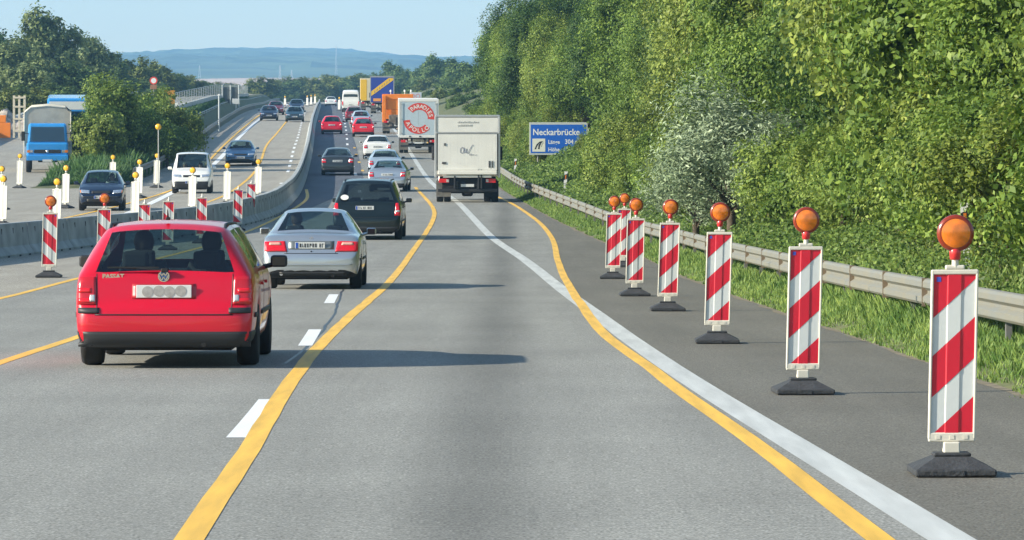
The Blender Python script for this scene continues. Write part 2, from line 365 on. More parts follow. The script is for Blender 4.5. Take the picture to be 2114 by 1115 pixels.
# haze box (ends just past the ridge)
HZ = MB(); HZ.box(-6100, 6100, -40, 7650, -2.0, 330); hz = HZ.build('haze', [], None); hz['kind'] = 'stuff'
hm = bpy.data.materials.new('haze_air'); hm.use_nodes = True; hm.node_tree.nodes.remove(hm.node_tree.nodes['Principled BSDF'])
pv = hm.node_tree.nodes.new('ShaderNodeVolumePrincipled'); pv.inputs['Color'].default_value = (.30,.62,1.0,1); pv.inputs['Density'].default_value = 1.5e-4; pv.inputs['Anisotropy'].default_value = 0.0
hm.node_tree.links.new(pv.outputs[0], hm.node_tree.nodes['Material Output'].inputs['Volume']); hz.data.materials.append(hm)

# ------------------------------------------------------------------ vehicles
M_tyre = mat('tyre_rubber', (.018,.018,.019), .85, bump=.3, bscale=30)
M_rim = mat('alloy', (.45,.46,.47), .35, .9)
M_hub = mat('steel_wheel', (.10,.10,.105), .5, .5)
M_blk = mat('black_plastic', (.022,.023,.025), .55)
M_under = mat('underbody', (.012,.012,.013), .9)
M_glass = glass_mat('car_glass', (.44,.55,.54))
M_glassd = glass_mat('tinted_glass', (.30,.36,.37))
M_seat = mat('seat_fabric', (.035,.037,.042), .9, var=.2)
M_dash = mat('dashboard', (.03,.03,.032), .8)
M_redl = mat('red_lamp_lens', (.70,.006,.014), .15, coat=.6, spec=.6)
M_redd = mat('dull_red_lens', (.50,.008,.016), .25, coat=.6)
M_oral = mat('orange_lens', (.72,.20,.02), .2, coat=.7)
M_whtl = mat('clear_lens', (.55,.56,.56), .12, .3, coat=.8)
M_headl = mat('headlamp_glass', (.72,.74,.76), .10, .75, coat=1)
M_plate = mat('number_plate', (.66,.67,.65), .45)
M_euro = mat('plate_blue', (.02,.09,.45), .4)
M_ink = mat('dark_ink', (.03,.03,.035), .6)
M_chrome = mat('chrome', (.75,.76,.78), .12, 1.0)
M_skin = mat('skin', (.42,.25,.18), .6)
M_gum = mat('window_rubber', (.012,.012,.013), .5)

def paint(name, col, metal=0.0, rough=.32): return mat(name, col, rough, metal, .35, coat=.65 if metal < .5 else .8, var=.06, vscale=1.5)

def wheel(parent, x, y, r=.31, wd=.2, alloy=True, n=28):
    s = 1 if x > 0 else -1
    t = MB(); t.lathe([(r*.62,-wd/2),(r*.93,-wd/2),(r*.99,-wd/2+.03),(r,-wd*.2),(r,wd*.2),(r*.99,wd/2-.03),(r*.93,wd/2),(r*.62,wd/2)], 'x', n=n)
    wh = t.build('wheel', M_tyre, parent); wh.location = (x, y, r)
    q = MB(); h = s*(wd/2-.015)
    q.lathe([(r*.66,-wd/2+.02),(r*.66,h*.98),(r*.60,h*.98),(r*.58,h*.55),(r*.2,h*.5),(.0001,h*.5)], 'x', n=n)
    if alloy:
        for k in range(7):
            a = 2*math.pi*k/7; ca, sa = math.cos(a), math.sin(a); pts = []
            for (rr, ww) in ((r*.1, .035), (r*.62, .028)):
                pts.append([Vector((h*.9, rr*ca-ww*sa, rr*sa+ww*ca)), Vector((h*.9, rr*ca+ww*sa, rr*sa-ww*ca))])
            q.poly([pts[0][0], pts[1][0], pts[1][1], pts[0][1]], (-s*.03, 0, 0))
    q.build('rim', M_rim if alloy else M_hub, wh)
    return wh

class Body:
    """rows from the tail (y=0) to the nose: (y, zb, za, zs, w, zt, wt)"""
    def __init__(s, rows, arches, ra=.36, za_top=.67):
        s.rows = rows; s.extra = set(); s.arches = arches; s.ra = ra; s.zt_ = za_top
    def at(s, y):
        r = s.rows
        for i in range(len(r)-1):
            if r[i][0] <= y <= r[i+1][0]:
                t = (y-r[i][0])/(r[i+1][0]-r[i][0]); o = [a+(b-a)*t for a, b in zip(r[i], r[i+1])]
                break
        for ya in s.arches:
            d = abs(y-ya)/s.ra
            if d < 1: o[2] = max(o[2], s.zt_*math.sqrt(max(0, 1-d**2.6))**.9)
        return o
    def section(s, y):
        _, zb, za, zs, w_, zt, wt = s.at(y)
        wm = w_*.97
        L_ = lambda t, bulge=0: (wm+(wt-wm)*t+bulge, zs+(zt-.065*min(1, (zt-zs)/.2)-zs)*t)
        mid = max(za+.08, (za+zs)/2)
        return [(0,zb),(.5*w_,zb),(.80*w_,zb),(.965*w_,za),(w_,min(mid, zs-.06)),(.995*w_,max(zs-.10, (min(mid, zs-.06)+zs)/2)),(wm,zs),L_(.08),L_(.55,.018),
                L_(1.0),(wt*.90,zt-.018*min(1, (zt-zs)/.2+.3)),(wt*.45,zt+.008),(0,zt+.014)]
    def build(s, parent, mpaint, mglass, side, rear, wind, pillars, sub=2, lenw=None, side_tinted=None):
        ys = set(round(r[0], 3) for r in s.rows)
        for ya in s.arches:
            for q in (-1.04,-1,-.9,-.6,0,.6,.9,1,1.04): ys.add(round(ya+q*s.ra, 3))
        pillars = [p for p in pillars if p < s.rows[-1][0]]
        for p in pillars: ys.add(round(p-.045, 3)); ys.add(round(p+.045, 3))
        for a in (*side, *rear, *wind): ys.add(round(a, 3))
        ys = sorted(ys); keep = [ys[0]]
        imp = set(round(a, 3) for a in (*side, *rear, *wind)) | set(round(p+q, 3) for p in pillars for q in (-.045,.045))
        for y in ys[1:]:
            if y-keep[-1] < .018:
                if y in imp: keep[-1] = y
                continue
            keep.append(y)
        ys = keep; V = []; idx = {}
        for i, y in enumerate(ys):
            sec = s.section(y)
            for j, (x, z) in enumerate(sec):
                for sg in ((1, -1) if j not in (0, 12) else (0,)):
                    idx[(i, j, sg)] = len(V); V.append((x*sg if sg else 0, y, z))
        def I(i, j, sg): return idx.get((i, j, sg), idx.get((i, j, 0)))
        body = []; bmi = []; glass = {'rear_window': [], 'windscreen': [], 'side_window': []}
        for i in range(len(ys)-1):
            ym = (ys[i]+ys[i+1])/2
            for j in range(12):
                for sg in (1, -1):
                    f = [I(i, j, sg), I(i+1, j, sg), I(i+1, j+1, sg), I(i, j+1, sg)]; f = list(dict.fromkeys(f))
                    if sg < 0: f = f[::-1]
                    k = None
                    if j >= 10 and rear[0] < ym < rear[1]: k = 'rear_window'
                    elif j >= 10 and wind[0] < ym < wind[1]: k = 'windscreen'
                    elif j in (7, 8) and side[0] < ym < side[1] and all(abs(ym-p) > .045 for p in pillars): k = 'side_window'
                    if k: glass[k].append(tuple(f))
                    else: body.append(tuple(f)); bmi.append(1 if j <= 2 else 0)
        for i, flip in ((0, False), (len(ys)-1, True)):
            ring = [I(i, j, 1) for j in range(13)]+[I(i, j, -1) for j in range(11, 0, -1)]
            body.append(tuple(ring if not flip else ring[::-1])); bmi.append(0)
        cset = set()
        for gk in glass:
            for a in glass[gk]:
                pass
        from collections import Counter
        for gk, gf in glass.items():
            ec = Counter(); 
            for a in gf:
                for p, q in zip(a, a[1:]+a[:1]): ec[frozenset((p, q))] += 1
            bnd = [tuple(e) for e, c in ec.items() if c == 1]; fc = Counter(v_ for a in gf for v_ in a)
            bv = set(v_ for e in bnd for v_ in e)
            cset |= set(v_ for v_ in bv if fc[v_] == 1)
        def mk(name, faces, m, par):
            used = sorted(set(a for f in faces for a in f)); mp = {a: k for k, a in enumerate(used)}
            o = mesh_obj(name, [V[a] for a in used], [tuple(mp[a] for a in f) for f in faces], m, par, True)
            if sub:
                at = o.data.attributes.new('crease_vert', 'FLOAT', 'POINT')
                at.data.foreach_set('value', [.75 if a in cset else 0.0 for a in used])
                md = o.modifiers.new('sub', 'SUBSURF'); md.levels = sub; md.render_levels = sub; md.boundary_smooth = 'ALL'
            return o
        bo = mk('body', body, [mpaint, M_under], parent); bo.data.polygons.foreach_set('material_index', bmi)
        bm = bmesh.new(); bm.from_mesh(bo.data); bmesh.ops.recalc_face_normals(bm, faces=bm.faces[:]); bm.to_mesh(bo.data); bm.free()
        for k, fs in glass.items():
            if not fs: continue
            if k == 'side_window':
                # one pane each between pillars, on each side
                cuts = [side[0]]+sorted(p for p in pillars if side[0] < p < side[1])+[side[1]]
                for a, b_ in zip(cuts[:-1], cuts[1:]):
                    for sg in (1, -1):
                        sel = [f for f in fs if a < sum(V[q][1] for q in f)/len(f) < b_ and sum(V[q][0] for q in f)*sg > 0]
                        if sel: mk('side_window', sel, side_tinted or mglass, parent)
            else: mk(k, fs, mglass, parent)
        bpy.context.view_layer.update()
        dg = bpy.context.evaluated_depsgraph_get(); ev = bo.evaluated_get(dg); me = ev.to_mesh()
        s.bvh = BVHTree.FromPolygons([vv.co.copy() for vv in me.vertices], [tuple(p.vertices) for p in me.polygons]); ev.to_mesh_clear()
        s.body = bo
        # border rubber round the rear window and windscreen
        return bo
    def hit(s, u, z, side, L_):
        if side == 'R': o, d = Vector((u, -1, z)), Vector((0, 1, 0))
        elif side == 'F': o, d = Vector((u, L_+1, z)), Vector((0, -1, 0))
        else: sg = 1 if side == 'S' else -1; o, d = Vector((sg*3, u, z)), Vector((-sg, 0, 0))
        h = s.bvh.ray_cast(o, d)
        return h[0], d
    def patch(s, name, quad, side, off, m, parent, L_=4.6, n=(8, 5), back=.03):
        (bl, br, tr, tl) = quad; pts = []; dd = None; prev = None
        for j in range(n[1]+1):
            for i in range(n[0]+1):
                a, b = i/n[0], j/n[1]
                u = (bl[0]*(1-a)+br[0]*a)*(1-b)+(tl[0]*(1-a)+tr[0]*a)*b; z = (bl[1]*(1-a)+br[1]*a)*(1-b)+(tl[1]*(1-a)+tr[1]*a)*b
                h, dd = s.hit(u, z, side, L_); pts.append([u, z, h])
        good = [q[2] for q in pts if q[2] is not None]
        if not good: return None
        for q in pts:
            if q[2] is None:
                c = min((p for p in pts if p[2] is not None), key=lambda p: (p[0]-q[0])**2+(p[1]-q[1])**2)[2]
                q[2] = Vector((q[0], c.y, q[1])) if side in 'RF' else Vector((c.x, q[0], q[1]))
        A = [q[2]-dd*off for q in pts]; B = [q[2]+dd*back for q in pts]; nx = n[0]+1; N_ = len(A); f = []
        for j in range(n[1]):
            for i in range(n[0]): k = j*nx+i; f.append((k, k+1, k+nx+1, k+nx))
        ring = [i for i in range(nx)]+[j*nx+nx-1 for j in range(1, n[1]+1)]+[n[1]*nx+i for i in range(nx-2, -1, -1)]+[j*nx for j in range(n[1]-1, 0, -1)]
        for a, b in zip(ring, ring[1:]+ring[:1]): f.append((a, b, b+N_, a+N_))
        mb = MB(); mb.add(A+B, f, 0, False); o = mb.build(name, m, parent)
        k = n[0]*n[1]
        o.data.polygons.foreach_set('use_smooth', [i < k for i in range(len(o.data.polygons))]); return o
    def both(s, name, quad, side, off, m, parent, L_=4.6, n=(8, 5)):
        s.patch(name, quad, side, off, m, parent, L_, n)
        s.patch(name, [(-a, b) for a, b in quad], side, off, m, parent, L_, n)

def Q(x0, x1, z0, z1): return [(x0, z0), (x1, z0), (x1, z1), (x0, z1)]

ROWS = {
 'wagon': [(0,.30,.30,.44,.70,.50,.62),(.035,.24,.26,.52,.80,.60,.72),(.10,.20,.24,.58,.845,.655,.77),(.145,.20,.22,.82,.85,.88,.755),(.185,.20,.22,.90,.855,.945,.745),
           (.40,.20,.22,.94,.868,1.355,.585),(.54,.20,.22,.945,.87,1.41,.60),(1.2,.2,.22,.95,.873,1.438,.615),(2.2,.2,.22,.94,.873,1.44,.625),(2.75,.2,.22,.93,.873,1.40,.62),
           (3.42,.2,.22,.93,.87,1.0,.74),(4.0,.2,.22,.86,.86,.91,.72),(4.45,.22,.24,.70,.82,.77,.66),(4.6,.26,.28,.58,.76,.64,.6),(4.67,.34,.34,.48,.66,.52,.5)],
 'coupe': [(0,.32,.32,.50,.72,.54,.62),(.05,.24,.26,.58,.80,.62,.72),(.12,.20,.24,.66,.835,.72,.74),(.18,.2,.22,.84,.845,.90,.74),(.30,.2,.22,.90,.85,.965,.735),(.85,.2,.22,.93,.855,1.0,.72),
           (1.45,.2,.22,.945,.86,1.345,.53),(1.75,.2,.22,.95,.86,1.40,.55),(2.4,.2,.22,.94,.86,1.405,.56),(2.8,.2,.22,.93,.86,1.35,.56),(3.35,.2,.22,.91,.86,.97,.70),(4.0,.2,.22,.82,.85,.88,.68),
           (4.42,.22,.24,.68,.81,.74,.62),(4.57,.26,.28,.56,.74,.6,.56),(4.62,.34,.34,.48,.64,.52,.48)],
 'sedan': [(0,.30,.30,.48,.74,.52,.64),(.04,.24,.26,.56,.82,.62,.74),(.10,.20,.24,.64,.85,.70,.76),(.14,.2,.22,.90,.855,.96,.75),(.24,.2,.22,.95,.86,1.02,.74),(.72,.2,.22,.96,.865,1.04,.73),
           (1.20,.2,.22,.965,.865,1.37,.55),(1.45,.2,.22,.965,.868,1.425,.57),(2.2,.2,.22,.95,.868,1.44,.58),(2.65,.2,.22,.94,.868,1.39,.58),(3.25,.2,.22,.92,.865,.98,.70),(3.9,.2,.22,.84,.855,.89,.68),
           (4.3,.22,.24,.70,.82,.76,.62),(4.44,.26,.28,.58,.76,.62,.56),(4.5,.34,.34,.48,.66,.52,.48)],
 'hatch': [(0,.32,.32,.46,.72,.50,.62),(.03,.25,.27,.54,.79,.60,.72),(.08,.21,.24,.60,.815,.66,.74),(.13,.2,.22,.86,.82,.90,.73),(.18,.2,.22,.92,.825,.97,.70),
           (.48,.2,.22,.94,.83,1.36,.53),(.62,.2,.22,.945,.832,1.42,.56),(1.1,.2,.22,.945,.835,1.445,.57),(1.9,.2,.22,.935,.835,1.44,.575),(2.3,.2,.22,.93,.835,1.39,.57),(2.95,.2,.22,.91,.83,.98,.68),
           (3.4,.2,.22,.83,.82,.88,.66),(3.8,.22,.24,.68,.78,.74,.60),(3.93,.26,.28,.56,.72,.60,.54),(3.98,.34,.34,.48,.62,.52,.46)],
 'mpv':   [(0,.34,.34,.52,.84,.56,.74),(.04,.27,.29,.60,.93,.66,.86),(.10,.23,.26,.68,.965,.74,.90),(.15,.22,.24,.94,.97,1.0,.90),(.20,.22,.24,1.02,.97,1.08,.87),
           (.48,.22,.24,1.06,.975,1.60,.68),(.62,.22,.24,1.07,.98,1.69,.71),(1.3,.22,.24,1.07,.98,1.735,.73),(2.5,.22,.24,1.05,.98,1.73,.74),(3.1,.22,.24,1.03,.98,1.66,.73),(3.95,.22,.24,1.0,.97,1.07,.84),
           (4.4,.22,.24,.90,.95,.96,.80),(4.68,.24,.26,.72,.90,.78,.70),(4.78,.28,.3,.6,.82,.66,.62),(4.83,.36,.36,.5,.7,.56,.52)],
 'van':   [(0,.34,.34,.6,.78,.66,.70),(.03,.27,.29,.8,.85,.9,.78),(.06,.23,.26,1.0,.86,1.06,.78),(.12,.22,.24,1.08,.865,1.14,.77),(.20,.22,.24,1.10,.87,1.66,.70),(.30,.22,.24,1.10,.87,1.74,.70),
           (1.2,.22,.24,1.10,.875,1.79,.71),(2.3,.22,.24,1.10,.875,1.79,.71),(2.62,.22,.24,1.08,.875,1.74,.69),(3.30,.22,.24,1.03,.87,1.10,.74),(3.75,.22,.24,.92,.86,.99,.72),(4.0,.24,.26,.74,.82,.82,.66),
           (4.08,.28,.3,.6,.76,.66,.58),(4.12,.36,.36,.5,.66,.56,.5)],
 'bigvan':[(0,.42,.42,.8,.92,.9,.86),(.03,.34,.36,1.0,.965,1.1,.88),(.07,.32,.34,1.2,.97,1.3,.88),(.10,.32,.34,1.25,.975,1.36,.88),(.16,.32,.34,1.3,.98,2.30,.84),(.28,.32,.34,1.3,.98,2.42,.84),
           (2.0,.32,.34,1.3,.985,2.45,.85),(4.0,.32,.34,1.3,.985,2.42,.84),(4.5,.32,.34,1.25,.98,2.2,.80),(5.0,.32,.34,1.2,.98,1.32,.84),(5.35,.34,.36,1.0,.95,1.08,.8),(5.5,.38,.4,.8,.88,.88,.7),(5.56,.45,.45,.6,.78,.68,.6)],
}
SPEC = {  # length, arches, side windows, rear glass, windscreen, pillars
 'wagon': (4.67,(1.02,3.74),(.60,3.0),(.187,.40),(2.78,3.40),(1.12,1.98)),
 'coupe': (4.62,(1.0,3.70),(1.52,3.0),(.90,1.45),(2.82,3.33),(1.86,)),
 'sedan': (4.50,(1.0,3.66),(1.30,2.88),(.76,1.20),(2.67,3.23),(1.98,)),
 'hatch': (3.98,(.72,3.2),(.68,2.5),(.19,.48),(2.32,2.93),(1.40,)),
 'mpv':   (4.83,(1.02,3.90),(.70,3.3),(.21,.48),(3.12,3.93),(1.55,2.5)),
 'van':   (4.12,(.76,3.35),(2.0,2.75),(.122,.20),(2.64,3.28),(5,)),
 'bigvan':(5.56,(1.2,4.6),(3.9,4.45),(.12,.14),(4.5,4.98),(9,)),
}
SEAT_ME = {}
def interior(root, kind, L_):
    _, _, side, rear, wind, pil = SPEC[kind]; H = max(r[5] for r in ROWS[kind]); w_ = .60 if kind not in ('mpv', 'bigvan') else .72
    fl = MB(); fl.box(-w_*1.1, w_*1.1, rear[1]-.1 if kind != 'van' else 1.6, wind[1]+.1, .30, .42); fl.box(-w_*1.15, w_*1.15, wind[1]-.42, wind[1]+.05, .62, .93, .05)
    if kind in ('wagon', 'mpv', 'hatch'): fl.box(-w_*1.05, w_*1.05, .35, rear[1]+.5, .42, .86)
    if kind in ('sedan', 'coupe'): fl.box(-w_*.95, w_*.95, rear[0]+.05, rear[1]+.05, .84, .935)
    fl.build('interior_trim', M_dash, root)
    fy = wind[0]-.75 if kind not in ('mpv',) else wind[0]-.5
    rows = [fy] + ([fy-.9] if kind not in ('van', 'bigvan') else []) + ([fy-1.7] if kind == 'mpv' else [])
    zt = H-.62
    for r_, yy in enumerate(rows):
        for sx in (-1, 1):
            m = MB(); x = sx*w_*.58
            hz_ = min(.86, H-.62)
            m.box(x-.24, x+.24, yy, yy+.50, .40, .56, .05); m.box(x-.235, x+.235, yy-.10, yy+.04, .50, hz_+.10, .05, taper=(.82, .8))
            st = m.build('seat', M_seat, root)
            h = MB(); h.box(x-.13, x+.13, yy-.09, yy+.0, hz_+.14, hz_+.32, .035); h.tube([(x-.05, yy-.04, hz_+.05), (x-.05, yy-.04, hz_+.2)], .008, 6); h.tube([(x+.05, yy-.04, hz_+.05), (x+.05, yy-.04, hz_+.2)], .008, 6)
            h.build('headrest', M_seat, st)
    sw = MB(); sw.tube([(-w_*.58+.18*math.cos(a), wind[0]-.12+.06*math.sin(a), .84+.17*math.sin(a)) for a in np.linspace(0, 2*math.pi, 17)[:-1]], .015, 6, closed=True)
    sw.build('steering_wheel', M_blk, root)
    return (-w_*.58, rows[0])

def emblem_ring(mb, y, z, r): 
    n = 28
    for k in range(n):
        a, b = 2*math.pi*k/n, 2*math.pi*(k+1)/n
        mb.add([(r*math.cos(a), y, z+r*math.sin(a)), (r*math.cos(b), y, z+r*math.sin(b)), (r*.84*math.cos(b), y, z+r*.84*math.sin(b)), (r*.84*math.cos(a), y, z+r*.84*math.sin(a))], [(0,1,2,3)])
def stroke(mb, pts, wd, y, depth=.004):      # flat bar strokes in the xz plane
    for (a, b) in zip(pts[:-1], pts[1:]):
        a = Vector((a[0], 0, a[1])); b = Vector((b[0], 0, b[1])); t = (b-a).normalized(); nrm = Vector((-t.z, 0, t.x))*wd/2
        q = [a-nrm, b-nrm, b+nrm, a+nrm]; mb.poly([(p.x, y, p.z) for p in q], (0, depth, 0))

def plate(B, root, L_, side, z, wd=.52, hd=.11, x0=0.0, euro=True, chars=True, smudge=False):
    h, d = B.hit(x0, z, side, L_); y = (h.y if h else 0); s = -1 if side == 'R' else 1
    m = MB(); m.box(x0-wd/2, x0+wd/2, min(y+s*.012, y+s*.03), max(y+s*.012, y+s*.03), z-hd/2, z+hd/2, .004)
    p = m.build('number_plate', M_plate, root)
    yy = y+s*.0325
    if euro:
        m = MB(); e0 = x0-wd/2+.006 if side == 'R' else x0+wd/2-.051; m.box(e0, e0+.045, yy-.001, yy+.001, z-hd/2+.006, z+hd/2-.006); m.build('country_band', M_euro, p)
    if chars:                       # lettering too blurred to read: plain worn strokes
        m = MB(); random.seed(int(abs(z)*1000)+int(L_*10)); xx = x0-wd/2+.075
        while xx < x0+wd/2-.05:
            w_ = random.choice((.018, .026, .030)); m.box(xx, xx+w_*.35, yy-.001, yy+.001, z-.034, z+.034); 
            m.box(xx, xx+w_, yy-.0012, yy+.0012, z-.004+random.choice((-.028,0,.028)), z+.006+random.choice((-.028,0,.028)) if False else z+.034)if random.random() < .3 else m.box(xx+w_*.5, xx+w_*.9, yy-.0012, yy+.0012, z-.034, z+random.choice((.0,.034)))
            xx += w_+.018+(.03 if random.random() < .18 else 0)
        m.build('plate_characters', M_ink, p)
    if smudge:
        m = MB()
        for k in range(4):
            cx_ = x0-.155+.104*k+(.004 if k % 2 else 0); m.lathe([(.0001, yy-.0005), (.054, yy-.0005), (.054, yy+.002)], 'y', (cx_, 0, z+(.004 if k % 2 else -.003)), 20, sm=False)
        m.build('grey_patch', mat('grey_patch', (.36,.35,.33), .8, var=.15, vscale=30), p)
    return p

def mirrors(root, kind, m, zoff=0):
    _, _, side, rear, wind, pil = SPEC[kind]; row = ROWS[kind]; w_ = max(r[4] for r in row); z = [r for r in row if abs(r[0]-wind[1]) < .5][0][3]+.07+zoff
    for sx in (-1, 1):
        mb = MB(); x0, x1 = w_+.02, w_+.19; y = wind[1]-.42
        mb.box(min(sx*x0, sx*x1), max(sx*x0, sx*x1), y-.05, y+.09, z-.055, z+.07, .03); 
        mb.tube([(sx*(w_-.05), y+.03, z-.05), (sx*(w_+.04), y+.02, z-.03)], .025, 8)
        o = mb.build('mirror', m, root)
        g = MB(); g.box(min(sx*(x0+.02), sx*(x1-.02)), max(sx*(x0+.02), sx*(x1-.02)), y-.054, y-.0505, z-.038, z+.052); g.build('mirror_glass', mat('mirror_dark', (.06,.065,.07), .08, .3), o)

def make_car(kind, root, mp, detail='rear', glass=None, sub=2, alloy=True, lamps='plain', rails=False, trim=None):
    L_, arches, side, rear, wind, pil = SPEC[kind]
    r_ = .315 if kind in ('wagon','coupe','sedan') else .30 if kind in ('hatch','van') else .335
    B = Body(ROWS[kind], arches, r_*1.17, r_*2+.045)
    B.build(root, mp, glass or M_glass, side, rear, wind, pil, sub)
    W_ = max(r[4] for r in ROWS[kind])
    for ya in arches:
        for sx in (-1, 1): wheel(root, sx*(W_-.115), ya, r_, .205, alloy)
    ub = MB(); ub.box(-W_*.72, W_*.72, .35, L_-.3, .17, .30); 
    ub.tube([(.38, .02, .24), (.38, .5, .25)], .028, 10); ub.box(-.3, .3, .08, .5, .20, .30, .03)
    for ya in arches: ub.tube([(-W_+.2, ya, r_), (W_-.2, ya, r_)], .04, 8)
    ub.build('underbody', M_under, root)
    drv = interior(root, kind, L_)
    tr = trim or M_blk
    if kind == 'wagon':
        B.patch('lower_bumper', Q(-.825, .825, .215, .365), 'R', .010, M_blk, root, L_, (30, 5))
        for sd in 'ST': B.patch('lower_bumper', Q(.075, .60, .225, .365), sd, .010, M_blk, root, L_, (8, 3), .004)
        for s in (-1, 1):
            q = [(-a*s if False else a*s, b) for a, b in [(.62,.545),(.855,.545),(.855,.60),(.62,.60)]]
            B.patch('bumper_strip', q, 'R', .014, M_blk, root, L_, (8, 2))
            B.patch('tail_light', [(a*s, b) for a, b in [(.655,.63),(.858,.63),(.845,.90),(.665,.90)]], 'R', .010, M_redd, root, L_, (8, 8), .012)
            tl = bpy.context.scene.objects[-1] if False else None
        for s in (-1, 1):
            B.patch('tail_light_segment', [(a*s, b) for a, b in [(.70,.745),(.85,.745),(.85,.79),(.70,.79)]], 'R', .014, M_redl, root, L_, (6, 2))
            B.patch('tail_light_segment', [(a*s, b) for a, b in [(.70,.65),(.85,.65),(.85,.69),(.70,.69)]], 'R', .014, M_redl, root, L_, (6, 2))
            B.patch('reversing_light', [(a*s, b) for a, b in [(.665,.66),(.715,.66),(.715,.725),(.665,.725)]], 'R', .016, M_whtl, root, L_, (3, 3))
        # plate recess frame, lower lip, handle, hatch seam
        B.patch('plate_recess', Q(-.31, .30, .685, .832), 'R', .004, M_redd if False else mat('recess_red', (.36,.006,.012), .4, coat=.6), root, L_, (10, 4))
        B.patch('bumper_gap', Q(-.66, .66, .525, .537), 'R', .004, M_gum, root, L_, (20, 1))
        for s in (-1, 1): B.patch('hatch_gap', [(a*s, b) for a, b in [(.640,.54),(.648,.54),(.658,.93),(.650,.93)]], 'R', .003, M_gum, root, L_, (1, 10))
        plate(B, root, L_, 'R', .758, .53, .125, -.005, False, False, True)
        h, _ = B.hit(0, .90, 'R', L_); y = h.y-.012
        e = MB(); e.lathe([(.0001,y-.002),(.052,y-.002),(.055,y+.012)], 'y', (-.01,0,.905), 28, sm=False); eo = e.build('emblem', mat('emblem_blue', (.05,.12,.32), .3, coat=.8), root)
        g = MB(); bmv = MB(); emblem_ring(bmv, y-.006, 0, .055); g.add([v+Vector((-.01,0,.905)) for v in bmv.v], bmv.f)
        stroke(g, [(-.034-.01,.905+.035),(-.018-.01,.905+.006),(-.01,.905+.035+.002) if False else (-.01,.905+.03),(.018-.01,.905+.006),(.034-.01,.905+.035)], .009, y-.006)
        stroke(g, [(-.044-.01,.905+.012),(-.02-.01,.905-.042),(-.01,.905-.006),(.02-.01,.905-.042),(.044-.01,.905+.012)], .009, y-.006)
        g.build('emblem_letters', M_chrome, eo)
        h, _ = B.hit(-.5, .905, 'R', L_); t = MB(); put_text(t, 'PASSAT', .062, -.60, h.y-.006, .885, 'LEFT', .0025, 0, 1.0); t.build('badge_lettering', M_chrome, root)
        # wiper
        def on(x, z, o=.015): h, _ = B.hit(x, z, 'R', L_); return h
        wv = MB(); wy = .155; wv.tube([(0,wy-.02,.965),(-.25,wy-.008,.985),(-.52,wy,.99)], [.010,.007,.006], 6); wv.box(-.035,.035,wy-.045,wy+.01,.945,.985,.01); wv.box(-.55,-.06,wy-.012,wy-.002,.985,1.0); wv.build('rear_wiper', M_gum, root)
        an = MB(); an.tube([(0,.62,1.47),(0,.55,1.56)], [.012,.004], 6); an.box(-.02,.02,.58,.68,1.455,1.485,.008); an.build('aerial', M_gum, root)
    elif kind == 'coupe':
        B.patch('plate_recess', Q(-.40, .40, .70, .845), 'R', .003, mat('recess_grey', (.20,.22,.22), .4, .5), root, L_, (10, 4))
        B.patch('boot_gap', Q(-.47, .47, .625, .635), 'R', .003, M_gum, root, L_, (14, 1))
        for s in (-1, 1):
            B.patch('tail_light', [(a*s, b) for a, b in [(.42,.665),(.815,.665),(.82,.835),(.46,.845)]], 'R', .012, M_redl, root, L_, (10, 6))
            B.patch('tail_light_segment', [(a*s, b) for a, b in [(.52,.775),(.74,.775),(.73,.822),(.54,.825)]], 'R', .016, mat('pale_lens', (.70,.38,.30), .2, coat=.8), root, L_, (6, 2))
            B.patch('boot_gap', [(a*s, b) for a, b in [(.42,.63),(.429,.63),(.429,.66),(.42,.66)]], 'R', .003, M_gum, root, L_, (1, 4))
        B.patch('bumper_ridge', Q(-.72, .72, .425, .445), 'R', .018, mp, root, L_, (18, 2))
        B.patch('lower_bumper', Q(-.55, .62, .245, .305), 'R', .006, M_blk, root, L_, (18, 2))
        plate(B, root, L_, 'R', .768, .52, .11, -.02)
        lk = MB(); h, _ = B.hit(0, .66, 'R', L_); lk.lathe([(.0001,h.y-.008),(.014,h.y-.008),(.014,h.y)], 'y', (0,0,.665), 12); lk.build('boot_lock', M_ink, root)
        ex = MB(); ex.tube([(-.52,.03,.27),(-.52,.5,.28)], .03, 10); ex.build('exhaust', M_chrome, root)
        h, _ = B.hit(0, .88, 'R', L_); st = MB(); emblem_ring(st, h.y-.004, .88, .035)
        for a in (90, 210, 330): stroke(st, [(0,.88),(.033*math.cos(R(a)),.88+.033*math.sin(R(a)))], .006, h.y-.005)
        st.build('star_emblem', M_chrome, root)
    elif detail == 'rear':
        K = {'sedan': (.64,.88,.86,.76), 'hatch': (.60,.92,.84,.72), 'mpv': (.66,1.06,.86,.84), 'van': (.7,1.0,.86,.8), 'bigvan': (.7,1.2,.86,.9)}[kind]
        z0, z1 = K[0]+.04, K[1]; xo = W_*.985; xi = xo-.17 if kind != 'sedan' else xo-.27
        for s in (-1, 1):
            B.patch('tail_light', [(a*s, b) for a, b in [(xi,z0),(xo,z0),(xo*.985,z1),(xi+.03,z1)]], 'R', .012, M_redl if lamps != 'dull' else M_redd, root, L_, (6, 6))
            B.patch('tail_light_segment', [(a*s, b) for a, b in [(xi+.03,z0+.10),(xo-.02,z0+.10),(xo-.02,z0+.155),(xi+.03,z0+.155)]], 'R', .016, M_whtl, root, L_, (4, 2))
        B.patch('lower_bumper', Q(-W_*.9, W_*.9, .25, .38), 'R', .008, tr, root, L_, (16, 3))
        B.patch('boot_gap', Q(-W_*.72, W_*.72, K[0]-.02, K[0]-.008), 'R', .003, M_gum, root, L_, (14, 1))
        plate(B, root, L_, 'R', K[0]+.13 if kind != 'mpv' else .92, .52, .11, -.06 if kind == 'mpv' else 0, kind == 'mpv')
